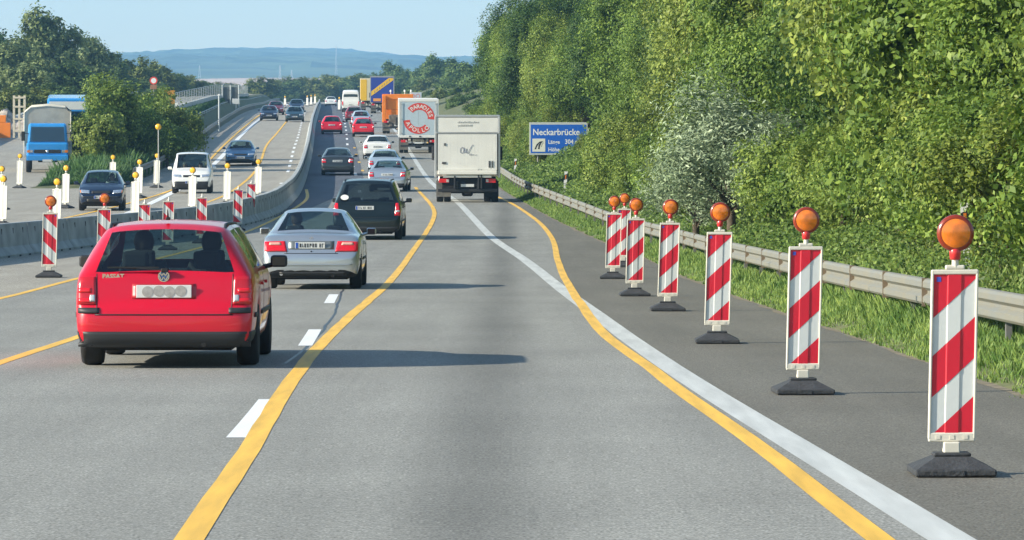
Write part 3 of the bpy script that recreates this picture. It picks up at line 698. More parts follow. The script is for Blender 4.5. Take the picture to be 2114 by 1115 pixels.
    if detail == 'front':
        zl = {'wagon': .66, 'coupe': .62, 'sedan': .64, 'hatch': .66, 'mpv': .72, 'van': .74, 'bigvan': .8}[kind]
        for s in (-1, 1):
            B.patch('headlight', [(a*s, b) for a, b in [(W_*.50,zl-.02),(W_*.86,zl-.0),(W_*.88,zl+.11),(W_*.52,zl+.09)]], 'F', .012, M_headl, root, L_, (8, 4))
            B.patch('indicator', [(a*s, b) for a, b in [(W_*.87,zl+.0),(W_*.93,zl+.01),(W_*.93,zl+.10),(W_*.885,zl+.10)]], 'F', .012, M_oral if lamps != 'clear' else M_whtl, root, L_, (3, 3))
        B.patch('grille', Q(-W_*.42, W_*.42, zl-.02, zl+.075), 'F', .008, M_blk, root, L_, (12, 3))
        B.patch('lower_grille', Q(-W_*.62, W_*.62, .33, .43), 'F', .008, M_blk, root, L_, (12, 3))
        if kind == 'van': B.patch('front_bumper', Q(-W_*.93, W_*.93, .22, .50), 'F', .02, M_blk, root, L_, (18, 4))
        B.patch('bumper_strip', Q(-W_*.86, W_*.86, .50, .535), 'F', .012, tr, root, L_, (16, 2))
        plate(B, root, L_, 'F', .50, .52, .11, 0.0)
    # door seams and handles, sill trim, on both sides
    zs = .93 if kind not in ('mpv','van','bigvan') else 1.02
    for sd in ('S', 'T'):
        for yy in [p for p in pil if p < L_]+[wind[1]-.25]:
            B.patch('door_gap', Q(yy-.004, yy+.004, .36, zs-.02), sd, .002, M_gum, root, L_, (1, 8), .004)
        for yy in [p+.16 for p in pil if p+.2 < wind[1]]:
            B.patch('door_handle', Q(yy, yy+.18, zs-.13, zs-.10), sd, .03, mp, root, L_, (4, 1), .004)
        B.patch('side_strip', Q(arches[0]+.45, arches[1]-.45, .50, .545), sd, .012, tr, root, L_, (12, 1), .004)
        B.patch('side_strip', Q(.30 if arches[0] > .9 else .22, arches[0]-.44, .50, .545), sd, .012, tr, root, L_, (3, 1), .004) if arches[0] > .8 else None
    mirrors(root, kind, tr if kind in ('wagon',) else mp)
    if rails:
        H = max(r[5] for r in ROWS[kind]); 
        for s in (-1, 1):
            x = s*(.555 if kind == 'wagon' else .66); y0 = .55 if kind == 'wagon' else .7; y1 = wind[0]-.1
            mb = MB(); mb.tube([(x, y0, H-.10), (x, y0+.16, H-.030), (x, (y0+y1)/2, H-.022), (x, y1-.14, H-.034), (x, y1, H-.10)], .016, 8)
            for q in (.35, .65): yy = y0+(y1-y0)*q; mb.box(x-.015, x+.015, yy-.03, yy+.03, H-.08, H-.03)
            mb.build('roof_rail', M_blk, root)
    return B, drv, L_

def put_on_road(root, px, d, tab=W, oncoming=False, L_=4.5, hz_=None, zoff=0.0):
    """rear (or, oncoming, the front) of the vehicle at distance d in photo column px"""
    h = head(tab, d+2); x = px2x(px, d)
    if hz_ is not None: h = hz_
    z = P(d+1.5) + zoff; sl = math.atan((P(d+4)-P(d))/4)
    if oncoming:
        root.rotation_euler = (-sl, 0, h+math.pi)
        root.location = (x-math.sin(h)*L_, d+math.cos(h)*L_, P(d+L_)+zoff)
    else:
        root.rotation_euler = (sl, 0, h); root.location = (x, d, P(d)+zoff)
    root.rotation_mode = 'XYZ'

# seated people: one continuous skinned body
def make_person(name, shirt, hair, label, at):
    V_ = [(0,.02,.12),(0,.0,.34),(0,-.02,.52),(0,.0,.62),(0,.01,.70),(0,.015,.78),(0,.01,.84),
          (.19,-.01,.55),(.24,.12,.36),(.16,.38,.34),(.13,.45,.36),(-.19,-.01,.55),(-.24,.12,.36),(-.16,.38,.34),(-.13,.45,.36),
          (.10,.08,.12),(.14,.44,.14),(.14,.60,-.12),(-.10,.08,.12),(-.14,.44,.14),(-.14,.60,-.12)]
    E_ = [(0,1),(1,2),(2,3),(3,4),(4,5),(5,6),(2,7),(7,8),(8,9),(9,10),(2,11),(11,12),(12,13),(13,14),(0,15),(15,16),(16,17),(0,18),(18,19),(19,20)]
    Rr = [.15,.15,.16,.06,.085,.095,.07,.065,.05,.035,.035,.065,.05,.035,.035,.09,.07,.05,.09,.07,.05]
    me = bpy.data.meshes.new(name); me.from_pydata(V_, E_, []); o = bpy.data.objects.new(name, me); COL.objects.link(o)
    sk = o.modifiers.new('skin', 'SKIN'); 
    for i, r in enumerate(Rr): me.skin_vertices[0].data[i].radius = (r, r*.85 if i < 3 else r)
    me.skin_vertices[0].data[0].use_root = True
    sb = o.modifiers.new('sub', 'SUBSURF'); sb.levels = 1; sb.render_levels = 2
    dg = bpy.context.evaluated_depsgraph_get(); dg.update(); m2 = bpy.data.meshes.new_from_object(o.evaluated_get(dg)); bpy.data.objects.remove(o)
    m2.materials.clear(); m2.materials.append(M_skin); m2.materials.append(shirt)
    for p in m2.polygons:
        c = p.center; p.use_smooth = True
        p.material_index = 1 if (c.z < .60 and abs(c.x) < .27 and c.y < .30) or c.z < .2 else 0
    o = bpy.data.objects.new(name, m2); COL.objects.link(o); tag(o, label, 'person')
    hb = MB(); hb.lathe([(.0001,.905),(.055,.895),(.088,.86),(.102,.81),(.103,.76),(.092,.71),(.07,.68)], 'z', (0,-.005,0), 20)
    # open the face: drop hair faces that lie on the front below the fringe
    hb2 = MB(); hb2.v = hb.v; fs = [f for f in hb.f if not (sum(hb.v[i].y for i in f)/len(f) > .03 and sum(hb.v[i].z for i in f)/len(f) < .83)]
    hb2.f = fs; hb2.mi = [0]*len(fs); hb2.sm = [True]*len(fs); hb2.build('hair', hair, o)
    fc = MB()
    for s in (-1, 1):
        fc.lathe([(.0001,.108),(.008,.106),(.012,.098)], 'y', (s*.034,0,.785), 8); fc.box(s*.098-.008, s*.098+.008, -.015, .015, .755, .80, .006)
    fc.build('face_features', M_ink, o)
    nb = MB(); nb.box(-.012,.012,.095,.122,.745,.785,.006); nb.build('nose', M_skin, o)
    return o
def seat_person(p, root, x, y):
    p.rotation_euler = root.rotation_euler; p.location = root.matrix_world @ Vector((x, y+.08, .46)) if False else (Matrix.Translation(root.location) @ root.rotation_euler.to_matrix().to_4x4() @ Vector((x, y+.08, .44)))

M_hairb = mat('brown_hair', (.05,.03,.02), .8); M_hairg = mat('grey_hair', (.25,.24,.22), .8)
SH = lambda n, c: mat(n, c, .9)

def car_at(name, label, group, kind, mp, px, d, oncoming=False, tab=W, glass=None, sub=1, person=None, hz_=None, zoff=0, cat='car', **k):
    root = empty(name, (0, 0, 0)); tag(root, label, cat, group)
    B, drv, L_ = make_car(kind, root, mp, 'front' if oncoming else 'rear', glass, sub, **k)
    put_on_road(root, px, d, tab, oncoming, L_, hz_, zoff)
    if person:
        for (lab, sh, hr, sx) in person:
            p = make_person('person', sh, hr, lab, None); seat_person(p, root, drv[0]*sx, drv[1])
    return root, B, drv, L_

G1 = 'vehicles queuing in the lanes to the right of the concrete barrier'; G2 = 'oncoming vehicles on the far side of the concrete barrier'
P_red = paint('red_paint', (.58,.0015,.020)); P_silver = paint('silver_paint', (.50,.53,.55), .75, .34); P_black = paint('black_green_paint', (.006,.012,.012), .2)
P_white = paint('white_paint', (.78,.78,.74)); P_navy = paint('navy_paint', (.010,.022,.055), .3); P_blue = paint('blue_paint', (.045,.13,.26), .4)
P_grey = paint('dark_grey_paint', (.045,.055,.06), .4); P_teal = paint('teal_paint', (.02,.06,.085), .3); P_ice = paint('ice_blue_paint', (.50,.58,.64), .5); P_wine = paint('wine_paint', (.20,.02,.03), .2)
P_red2 = paint('bright_red_paint', (.66,.01,.02))
red, B, drv, L_ = car_at('estate_car', 'bright red estate car with black roof rails and greyed out number plate', G1, 'wagon', P_red, 338, 42.75, sub=2, hz_=.011,
    rails=True, alloy=False, person=[('driver seen from behind through the rear window of the red estate car', SH('dark_shirt', (.03,.035,.05)), M_hairb, 1),
    ('passenger in the right front seat of the red estate car', SH('grey_jumper', (.05,.05,.055)), M_hairb, -1)])
car_at('coupe', 'silver coupe with wide red tail lights just ahead of the red estate car', G1, 'coupe', P_silver, 642, 76.0, sub=2, hz_=.002,
    person=[('driver seen through the rear window of the silver coupe', SH('navy_shirt', (.02,.03,.07)), M_hairb, 1)])
mp_, B, drv, L_ = car_at('people_carrier', 'black people carrier with a white oval sticker on its rear window', G1, 'mpv', P_black, 757, 124.5, sub=2, glass=M_glassd, hz_=-.012, rails=True)
red.scale = (1.025, 1, 1)
h, _ = B.hit(-.62, 1.3, 'R', L_)
st = MB(); yy = .20+(1.22-1.08)/(1.60-1.08)*.28-.06
st.lathe([(.0001,0),(.10,0),(.10,.004)], 'y', (0,0,0), 20, sm=False)
so = st.build('window_sticker', P_white, mp_); so.location = (-.64, yy, 1.22); so.rotation_euler = (R(-28), 0, 0); so.scale = (1.15, 1, .85)
car_at('saloon_car', 'pale silver saloon directly ahead of the black people carrier', G1, 'sedan', P_silver, 799, 195, hz_=-.03)
car_at('saloon_car', 'ice blue saloon between the pale silver saloon and the white saloon', G1, 'sedan', P_ice, 795, 224)
car_at('saloon_car', 'white saloon below the front wheels of the lorry with red lettering', G1, 'sedan', P_white, 779, 264, glass=M_glassd)
car_at('hatchback', 'dark grey hatchback alone in the left lane on the dark asphalt strip', G1, 'sedan', P_grey, 697, 229)
car_at('hatchback', 'red hatchback in the left lane nearest the concrete barrier', G1, 'hatch', P_red, 685, 340)
car_at('hatchback', 'red hatchback in the middle lane behind the orange lorry', G1, 'hatch', P_red2, 750, 330)
car_at('hatchback', 'pale car half hidden ahead of the red hatchback in the middle lane', G1, 'hatch', P_ice, 745, 372)
car_at('hatchback', 'dark wine red car tucked behind the tall white van', G1, 'hatch', P_wine, 731, 405)
car_at('saloon_car', 'small white car farthest away at the crest of the left lane', G1, 'sedan', P_white, 683, 640)
car_at('panel_van', 'tall white panel van beside the yellow lorry near the crest', G1, 'bigvan', P_white, 724, 480, cat='van')
OT = BAR
car_at('hatchback', 'navy car with bright headlights behind the concrete barrier', G2, 'hatch', P_navy, 209, 158, True, OT, hz_=.07, sub=2,
    person=[('driver of the oncoming navy car', SH('white_shirt', (.6,.6,.58)), M_hairb, 1)])
car_at('small_van', 'white delivery van with black bumper coming towards the camera', G2, 'van', P_white, 395, 191, True, OT, hz_=.045, sub=2, lamps='clear', cat='van',
    person=[('driver of the white delivery van', SH('red_shirt', (.35,.05,.05)), M_hairb, 1), ('passenger of the white delivery van', SH('pale_shirt', (.4,.4,.42)), M_hairg, -1)])
car_at('saloon_car', 'steel blue car following the white delivery van', G2, 'sedan', P_blue, 496, 249, True, OT, sub=2, lamps='clear',
    person=[('driver of the oncoming steel blue car', SH('cream_shirt', (.5,.45,.35)), M_hairg, 1)])
car_at('saloon_car', 'navy saloon on the outer side of the pair near the bridge parapet', G2, 'sedan', P_navy, 555, 413, True, OT)
car_at('saloon_car', 'dark teal saloon on the inner side of the pair next to the concrete barrier', G2, 'sedan', P_teal, 608, 405, True, OT)
car_at('saloon_car', 'wine red car hidden behind the navy saloon', G2, 'sedan', P_wine, 569, 452, True, OT)
car_at('saloon_car', 'dark blue car hidden behind the dark teal saloon', G2, 'sedan', P_navy, 612, 478, True, OT)

# ------------------------------------------------------------------ lorries
M_box = mat('lorry_white', (.78,.77,.71), .5, var=.06, vscale=1.2)
M_alu = mat('aluminium', (.55,.56,.56), .4, .6)
M_dirt = mat('dirty_rubber', (.16,.155,.14), .9, var=.3, vscale=6)
M_cream = mat('cream_panel', (.66,.58,.40), .5, var=.08)
M_yelp = mat('yellow_panel', (.86,.50,.02), .5)
M_orp = mat('orange_body', (.86,.23,.02), .5, var=.08, vscale=2)
M_bluep = mat('dark_blue_panel', (.02,.05,.30), .5)
M_redp = mat('red_print', (.70,.06,.04), .6)
M_paleb = mat('pale_blue_panel', (.50,.60,.66), .5, var=.05)
def lorry_chassis(root, L_, W_=2.4, r=.48, cab=None, rearaxles=(1.4,), frontax=None, zfloor=1.0, mcab=None, cabh=2.9, deflector=False):
    ch = MB()
    for s in (-1, 1): ch.box(s*.42-.05 if s > 0 else -.47, s*.42+.05 if s > 0 else -.37, .25, L_-.4, zfloor-.28, zfloor-.04)
    for k in np.arange(.6, L_-.6, 1.1): ch.box(-1.1, 1.1, k-.05, k+.05, zfloor-.12, zfloor-.005)
    for ya in rearaxles: ch.tube([(-W_/2+.3, ya, r), (W_/2-.3, ya, r)], .09, 10); ch.box(-.22, .22, ya-.22, ya+.22, r-.2, r+.2, .08)
    ch.build('chassis', M_under, root)
    for ya in rearaxles:
        for s in (-1, 1):
            wheel(root, s*(W_/2-.16), ya, r, .27, False, 24); wheel(root, s*(W_/2-.46), ya, r, .27, False, 24)
    fa = frontax or L_-1.1
    for s in (-1, 1): wheel(root, s*(W_/2-.16), fa, r, .27, False, 24)
    c = MB(); c.box(-W_/2+.08, W_/2-.08, L_-1.9, L_, .55, cabh, .12)
    cb = c.build('cab', mcab or M_box, root)
    g = MB(); g.box(-W_/2+.2, W_/2-.2, L_-.01, L_+.012, 1.55, cabh-.35, .03); g.build('windscreen', M_glassd, cb)
    for s in (-1, 1):
        g = MB(); g.box(min(s*(W_/2-.085), s*(W_/2-.068)), max(s*(W_/2-.085), s*(W_/2-.068)), L_-1.25, L_-.25, 1.6, cabh-.4, .004); g.build('side_window', M_glassd, cb)
        mm = MB(); mm.box(min(s*(W_/2-.02), s*(W_/2+.2)), max(s*(W_/2-.02), s*(W_/2+.2)), L_-.2, L_-.1, 1.6, 2.15, .03); mm.tube([(s*(W_/2-.12), L_-.15, 2.1), (s*(W_/2+.08), L_-.15, 2.1)], .02, 6); mm.build('mirror', M_blk, root)
    gr = MB(); gr.box(-.8, .8, L_-.005, L_+.015, 1.0, 1.35, .01); gr.build('grille', M_blk, cb)
    for s in (-1, 1):
        hl = MB(); hl.box(s*.95-.16, s*.95+.16, L_-.01, L_+.02, .72, .92, .02); hl.build('headlight', M_headl, cb)
    return cb

def rear_gear(root, W_, z0=.55, lamp=M_redl, flap=True, plate_=True, bar=True, zl=.92):
    for s in (-1, 1):
        m = MB(); m.box(s*(W_/2-.33)-.20, s*(W_/2-.33)+.20, -.02, .06, zl-.08, zl+.08, .015); tl = m.build('tail_light', lamp, root)
        m = MB(); m.box(s*(W_/2-.47)-.05, s*(W_/2-.47)+.05, -.03, -.018, zl-.055, zl+.055, .004); m.build('tail_light_segment', M_whtl, tl)
        if flap: m = MB(); m.box(s*(W_/2-.31)-.29, s*(W_/2-.31)+.29, .55, .575, .22, zl+.0); m.build('mudguard_flap', M_dirt if s < 0 else M_under, root)
    if bar:
        m = MB(); m.box(-W_/2+.08, W_/2-.08, .02, .12, .42, .54, .02); m.box(-.45, -.37, .02, .3, .5, .85); m.box(.37, .45, .02, .3, .5, .85); m.build('underrun_bar', M_blk, root)
    if plate_:
        m = MB(); m.box(-.26, .26, -.01, .01, .62, .73, .004); m.build('number_plate', M_plate, root)

# white box lorry with a folded tail lift
t1 = empty('box_lorry', (0,0,0)); tag(t1, 'white box lorry with a folded tail lift, its side to the grassy verge', 'lorry', G1)
lorry_chassis(t1, 7.2, 2.5, .42, zfloor=1.0, rearaxles=(1.7,), cabh=2.5)
bx = MB(); bx.box(-1.275, 1.275, .06, 5.2, 1.03, 3.42, .025); bo = bx.build('box_body', M_box, t1)
fr = MB()
for s in (-1, 1): fr.box(s*1.25-.045, s*1.25+.045, .0, .10, .98, 3.40, .015)
fr.box(-1.28, 1.28, .0, .11, 3.36, 3.45, .02); fr.box(-1.26, 1.26, -.01, .09, 2.71, 2.76, .008); fr.build('rear_frame', M_alu, t1)
up = MB(); up.box(-1.2, 1.2, .02, .055, 2.77, 3.35, .006); uo = up.build('upper_panel', M_box, t1)
tx = MB(); xx = -.36
random.seed(3)
for row, (zz, n) in enumerate(((3.16, 13), (3.03, 10))):        # two faint lines of small lettering, too worn to read
    xx = -.38
    for k in range(n): w_ = random.choice((.03,.04,.05)); tx.box(xx, xx+w_, .012, .019, zz-.03, zz+random.choice((.02,.04))); xx += w_+.022
tx.build('faint_lettering', mat('faint_grey', (.42,.42,.40), .7), uo)
lf = MB(); lf.box(-1.17, 1.17, -.03, .02, 1.28, 2.70, .012)
for k in range(17): lf.box(-1.1+k*.137, -1.1+k*.137+.012, -.032, -.03, 1.36, 2.66)
lo = lf.build('tail_lift_platform', M_box, t1)
lb = MB(); lb.box(-1.17, 1.17, -.16, -.02, 1.10, 1.27, .03); lb.box(-.95, .95, -.10, -.02, .99, 1.07, .01); lb.build('tail_lift_edge', mat('pale_edge', (.80,.78,.70), .5), lo)
sg = MB()
def curve_stroke(mb, pts, wd, y, n=8):
    P4 = [Vector((p[0], p[1])) for p in pts]; out = []
    for i in range(len(P4)-1):
        a = P4[max(i-1, 0)]; b = P4[i]; c = P4[i+1]; d = P4[min(i+2, len(P4)-1)]
        for k in range(n):
            t = k/n; q = .5*((2*b)+(c-a)*t+(2*a-5*b+4*c-d)*t*t+(3*b-a-3*c+d)*t**3); out.append((q.x, q.y))
    out.append(tuple(P4[-1])); stroke(mb, out, wd, y)
curve_stroke(sg, [(-.18,2.18),(-.27,2.12),(-.27,1.98),(-.20,1.95),(-.13,2.05),(-.14,2.17),(-.15,2.0),(-.08,1.97),(-.03,2.12),(-.04,1.98),(.02,1.96),(.12,2.15),(.22,2.28)], .022, -.042)
curve_stroke(sg, [(.06,1.94),(.09,1.86),(.14,1.93),(.17,1.86),(.23,1.90),(.30,1.87),(.36,1.90)], .012, -.042)
m = MB()
for (a, b, c, d_) in ((-1.19,1.19,1.262,1.275),(-1.19,1.19,2.70,2.712)): m.box(a, b, -.034, .0, c, d_)
for x in (-1.185, 1.175): m.box(x, x+.012, -.034, .0, 1.27, 2.71)
m.build('rubber_seal', M_gum, lo)
sg.build('signature_logo', mat('logo_ink', (.25,.26,.33), .7), lo)
gl = MB(); gl.box(.83,.90,-.05,-.03,1.38,1.64); gl.box(.96,1.0,-.05,-.03,1.38,1.64); gl.box(-1.0,-.84,-.05,-.03,1.52,1.60); gl.box(-.92,-.85,-.05,-.03,2.24,2.34); gl.build('latch', M_hub, lo)
ar = MB()
for x in (-.50, .44, .55): ar.box(x-.03, x+.03, -.12, .5, .55, 1.3 if x > 0 else 1.05, .01)
ar.build('lift_arm', M_blk, t1)
rear_gear(t1, 2.5, zl=.86)
m = MB(); m.box(-1.0, 1.0, .05, .4, .40, .98, .02); m.build('rear_tank', M_under, t1)
put_on_road(t1, 965, 171.5, W, L_=7, hz_=.012)

# lorry with arched red lettering
t2 = empty('box_lorry', (0,0,0)); tag(t2, 'tall white lorry with red arched lettering on its pale blue rear doors', 'lorry', G1)
lorry_chassis(t2, 9.4, 2.5, .5, zfloor=1.05, rearaxles=(1.5, 2.8), cabh=3.1)
bx = MB(); bx.box(-1.28, 1.28, .06, 7.3, 1.1, 3.45, .02); bx.build('box_body', M_box, t2)
fr = MB()
for s in (-1, 1): fr.box(s*1.22-.075, s*1.22+.075, -.01, .12, 1.05, 3.48, .015)
fr.box(-1.30, 1.30, -.012, .14, 3.30, 3.49, .02); fr.box(-1.2, 1.2, -.014, .16, 1.0, 1.17, .015); fr.build('rear_frame', mat('bright_white', (.80,.80,.76), .45), t2)
dr = MB(); dr.box(-1.14, -.004, .0, .06, 1.18, 3.29, .008); dr.box(.004, 1.14, .0, .06, 1.18, 3.29, .008); do = dr.build('rear_door', M_paleb, t2)
rg = MB(); lt = MB()
def arc_band(mb, cx_, cz, rx, rz, a0, a1, wd, y, n=30):
    for k in range(n):
        a, b = R(a0+(a1-a0)*k/n), R(a0+(a1-a0)*(k+1)/n); q = []
        for (ang, o) in ((a,0),(b,0),(b,1),(a,1)): q.append((cx_+(rx-wd*o)*math.cos(ang), y, cz+(rz-wd*o)*math.sin(ang)))
        mb.poly(q, (0, -.004, 0))
CXA, CZA = .05, 2.25
arc_band(rg, CXA, CZA, .98, .98, 140, -5, .44, -.004); rg.build('red_arc', M_redp, do); rg = MB(); arc_band(rg, CXA-.06, CZA-.02, .98, .98, 188, 318, .42, -.004)
rg.build('red_arc', M_redp, do)
def arc_text(txt, a0, a1, rr, size, top):
    for k, chx in enumerate(txt):
        a = R(a0+(a1-a0)*(k+.5)/len(txt)); x, z = CXA+rr*math.cos(a), CZA+rr*math.sin(a); rot = a-math.pi/2 if top else a+math.pi/2
        v, f_ = text_verts(chx, size, 'CENTER', .008); ca, sa = math.cos(rot), math.sin(rot)
        lt.add([Vector((x+(q.x*1.0*ca-(q.y-size*.35)*sa), -.0105, z+(q.x*sa+(q.y-size*.35)*ca))) for q in v], f_)
arc_text('PARADIES', 137, 5, .76, .36, True); arc_text('APOLLO', 196, 318, .78, .36, False)
lt.build('lettering', mat('print_white', (.80,.78,.74), .6), do)
for x in (-1.09, 1.09):
    m = MB(); m.tube([(x, -.035, 1.2), (x, -.035, 3.27)], .014, 6)
    for z in (1.3, 2.2, 3.15): m.box(x-.035, x+.035, -.05, -.002, z-.02, z+.02)
    m.build('lock_bar', M_alu, do)
rear_gear(t2, 2.5, zl=.78); m = MB()
for x in (-.55, 0.1): m.box(x-.06, x+.06, -.03, -.015, 1.05, 1.13)
m.build('door_latch', M_hub, t2)
put_on_road(t2, 864, 279, W, L_=9, hz_=.03)

# orange winter service lorry
t3 = empty('works_lorry', (0,0,0)); tag(t3, 'orange road works lorry with warning beacons on its hopper', 'lorry', G1)
lorry_chassis(t3, 7.6, 2.45, .5, zfloor=1.1, rearaxles=(1.6,), mcab=M_orp, cabh=2.9)
hp = MB(); hp.box(-1.22, 1.22, .3, 5.4, 1.9, 3.05, .05); hp.box(-1.22, 1.22, .25, .4, 2.7, 3.12, .03); hp.box(-1.22, -.92, .1, .5, .9, 3.0, .03); hp.box(-.5, .9, .3, 1.2, 1.35, 1.9, .04, taper=None); hp.build('hopper', M_orp, t3)
m = MB(); m.box(-.7, 1.0, .05, .5, .55, 1.5, .06); m.lathe([(.0001,.36),(.33,.38),(.33,.44),(.1,.5),(.1,1.0)], 'z', (.2,-.1,0), 18); m.build('spreader', mat('rusty_grey', (.16,.13,.10), .8, var=.4, vscale=5), t3)
for x in (-.55, .55, 1.05):
    m = MB(); m.tube([(x,.6,3.0),(x,.6,3.28)], .03, 8); m.lathe([(.07,3.28),(.07,3.42),(.03,3.46),(.0001,3.46)], 'z', (x,.6,0), 12); m.build('beacon', P_white, t3)
rear_gear(t3, 2.45, flap=True, zl=.95)
put_on_road(t3, 821, 342, W, L_=7.6, hz_=.02)

# yellow and blue trailer lorry
t4 = empty('trailer_lorry', (0,0,0)); tag(t4, 'high lorry with blue rear doors crossed by a yellow diagonal band', 'lorry', G1)
lorry_chassis(t4, 13.5, 2.5, .5, zfloor=1.1, rearaxles=(1.6, 2.9, 4.2), cabh=3.3)
bx = MB(); bx.box(-1.28, 1.28, .06, 11.4, 1.15, 3.95, .02); bx.build('box_body', M_cream, t4)
fr = MB()
for s in (-1, 1): fr.box(s*1.25-.05, s*1.25+.05, 0, .1, 1.1, 3.97, .01)
fr.box(-1.3, 1.3, 0, .1, 3.85, 3.99, .01); fr.build('rear_frame', mat('grey_frame', (.33,.34,.33), .6), t4)
dr = MB(); dr.box(-1.2, 1.2, .0, .05, 1.18, 3.84, .008); do = dr.build('rear_door', M_bluep, t4)
bd = MB(); bd.poly([(-1.17,-.004,1.85),(-1.17,-.004,2.35),(.7,-.004,3.78),(1.17,-.004,3.78),(1.17,-.004,3.55)], (0,-.004,0)); bd.build('diagonal_band', M_yelp, do)
op = MB(); op.box(-.95, -.15, -.02, -.004, 1.3, 1.6); op.build('warning_plate', mat('orange_plate', (.85,.33,.06), .5), do)
sl_ = MB()
for k in range(7): x = -.85+k*.26; stroke(sl_, [(x, 2.2+k*.2), (x+.10, 2.42+k*.2)], .05, -.012)
sl_.build('band_marks', M_bluep, do)
rear_gear(t4, 2.5, zl=.95)
put_on_road(t4, 789, 466, W, L_=13.5, hz_=.028)
t5 = empty('box_lorry', (0,0,0)); tag(t5, 'yellow and cream lorry ahead of the high lorry with blue doors', 'lorry', G1)
lorry_chassis(t5, 8.5, 2.5, .5, zfloor=1.1, rearaxles=(1.6,), cabh=3.0)
bx = MB(); bx.box(-1.28, 1.28, .06, 6.5, 1.15, 3.75, .02); bx.build('box_body', M_cream, t5)
bx = MB(); bx.box(-1.27, -.55, -.01, .06, 1.2, 3.6, .01); bx.build('yellow_door', M_yelp, t5)
bx = MB(); bx.box(-.50, 1.2, -.01, .06, 1.2, 3.6, .01); bx.box(-.1,.25,-.02,-.01,2.2,2.9); bx.build('cream_door', M_cream, t5)
rear_gear(t5, 2.5); put_on_road(t5, 767, 500, W, L_=8.5)

# blue tipper lorry with a tarpaulin on the ramp, front view
P_sky = paint('sky_blue_paint', (.035,.30,.72))
M_tarp = mat('tarpaulin', (.46,.42,.34), .85, var=.15, vscale=2, bump=.3, bscale=5)
t6 = empty('tarpaulin_lorry', (0,0,0)); tag(t6, 'sky blue lorry with a grey tarpaulin load coming down the ramp', 'lorry', 'oncoming vehicles on the ramp at the left')
ch = MB(); ch.box(-.5,.5,.2,6.4,.55,.85); ch.build('chassis', M_under, t6)
for ya in (1.5, 5.9):
    for s in (-1, 1): wheel(t6, s*1.0, ya, .46, .28, False, 20)
c = MB(); c.box(-1.1, 1.1, 5.3, 7.1, .75, 1.62, .10); c.box(-1.08, 1.08, 5.3, 7.02, 1.55, 2.62, .12, taper=(.92,.88)); cb = c.build('cab', P_sky, t6)
g = MB(); g.add([(-.92,7.035,1.66),(.92,7.035,1.66),(.86,6.945,2.44),(-.86,6.945,2.44)], [(0,1,2,3)]); g.add([(-.92,7.0,1.66),(.92,7.0,1.66),(.86,6.9,2.44),(-.86,6.9,2.44)], [(0,1,2,3)]); g.build('windscreen', M_glassd, cb)
for s in (-1, 1):
    g = MB(); g.box(s*.90-.14, s*.90+.14, 7.09, 7.12, 1.08, 1.22, .02); g.build('headlight', M_headl, cb)
    g = MB(); g.box(s*1.0-.08, s*1.0+.08, 7.115, 7.13, 1.08, 1.22, .005); g.build('indicator', M_oral, cb)
    mm = MB(); mm.box(s*1.28-.10, s*1.28+.10, 6.9, 6.98, 1.7, 2.2, .03); mm.tube([(s*1.0,6.94,2.1),(s*1.25,6.94,2.1)], .02, 6); mm.build('mirror', M_blk, t6)
g = MB(); g.box(-.70,.70,7.095,7.12,1.05,1.24,.01); g.build('grille', M_blk, cb)
g = MB(); g.lathe([(.0001,7.135),(.08,7.13),(.08,7.11)], 'y', (0,0,1.15), 16); g.build('emblem', M_chrome, cb)
g = MB(); g.box(-1.1,1.1,7.05,7.2,.66,.94,.03); g.build('bumper', P_sky, t6)
g = MB(); g.box(-.26,.26,7.20,7.215,.60,.72); g.build('number_plate', M_plate, t6)
tp = MB(); tp.add([(-1.24,y,1.0) for y in (0,5.1)]+[(1.24,y,1.0) for y in (0,5.1)]+[(1.22,y,3.15) for y in (0,5.1)]+[(.9,y,3.42) for y in (0,5.1)]+[(0,y,3.5) for y in (0,5.1)]+[(-.9,y,3.42) for y in (0,5.1)]+[(-1.22,y,3.15) for y in (0,5.1)],
    [(0,1,3,2),(2,3,5,4),(4,5,7,6),(6,7,9,8),(8,9,11,10),(10,11,13,12),(12,13,1,0),(0,2,4,6,8,10,12),(1,13,11,9,7,5,3)]); tb = tp.build('tarpaulin_cover', M_tarp, t6)
rb = MB()
for y in (.02, 1.3, 2.6, 3.9, 5.1): rb.tube([(-1.25,y,1.0),(-1.235,y,3.16),(-.9,y,3.44),(0,y,3.52),(.9,y,3.44),(1.235,y,3.16),(1.25,y,1.0)], .035, 6)
rb.build('cover_hoop', mat('pale_frame', (.62,.58,.48), .7), t6)
sd = MB(); sd.box(-1.27,1.27,-.02,5.16,.82,1.35,.02); sd.build('load_bed', M_alu, t6)
h_ = -head(RR, 232)
def put_ramp(root, px, d, L_, hz_=None):
    h = head(RR, d) if hz_ is None else hz_; x = px2x(px, d); z = lambda y: P(y)+RAMP(y); sl = math.atan((z(d+L_)-z(d))/L_)
    root.rotation_euler = (-sl, 0, h+math.pi); root.location = (x-math.sin(h)*L_, d+math.cos(h)*L_, z(d+L_))
put_ramp(t6, 98, 231, 7.1, .10)
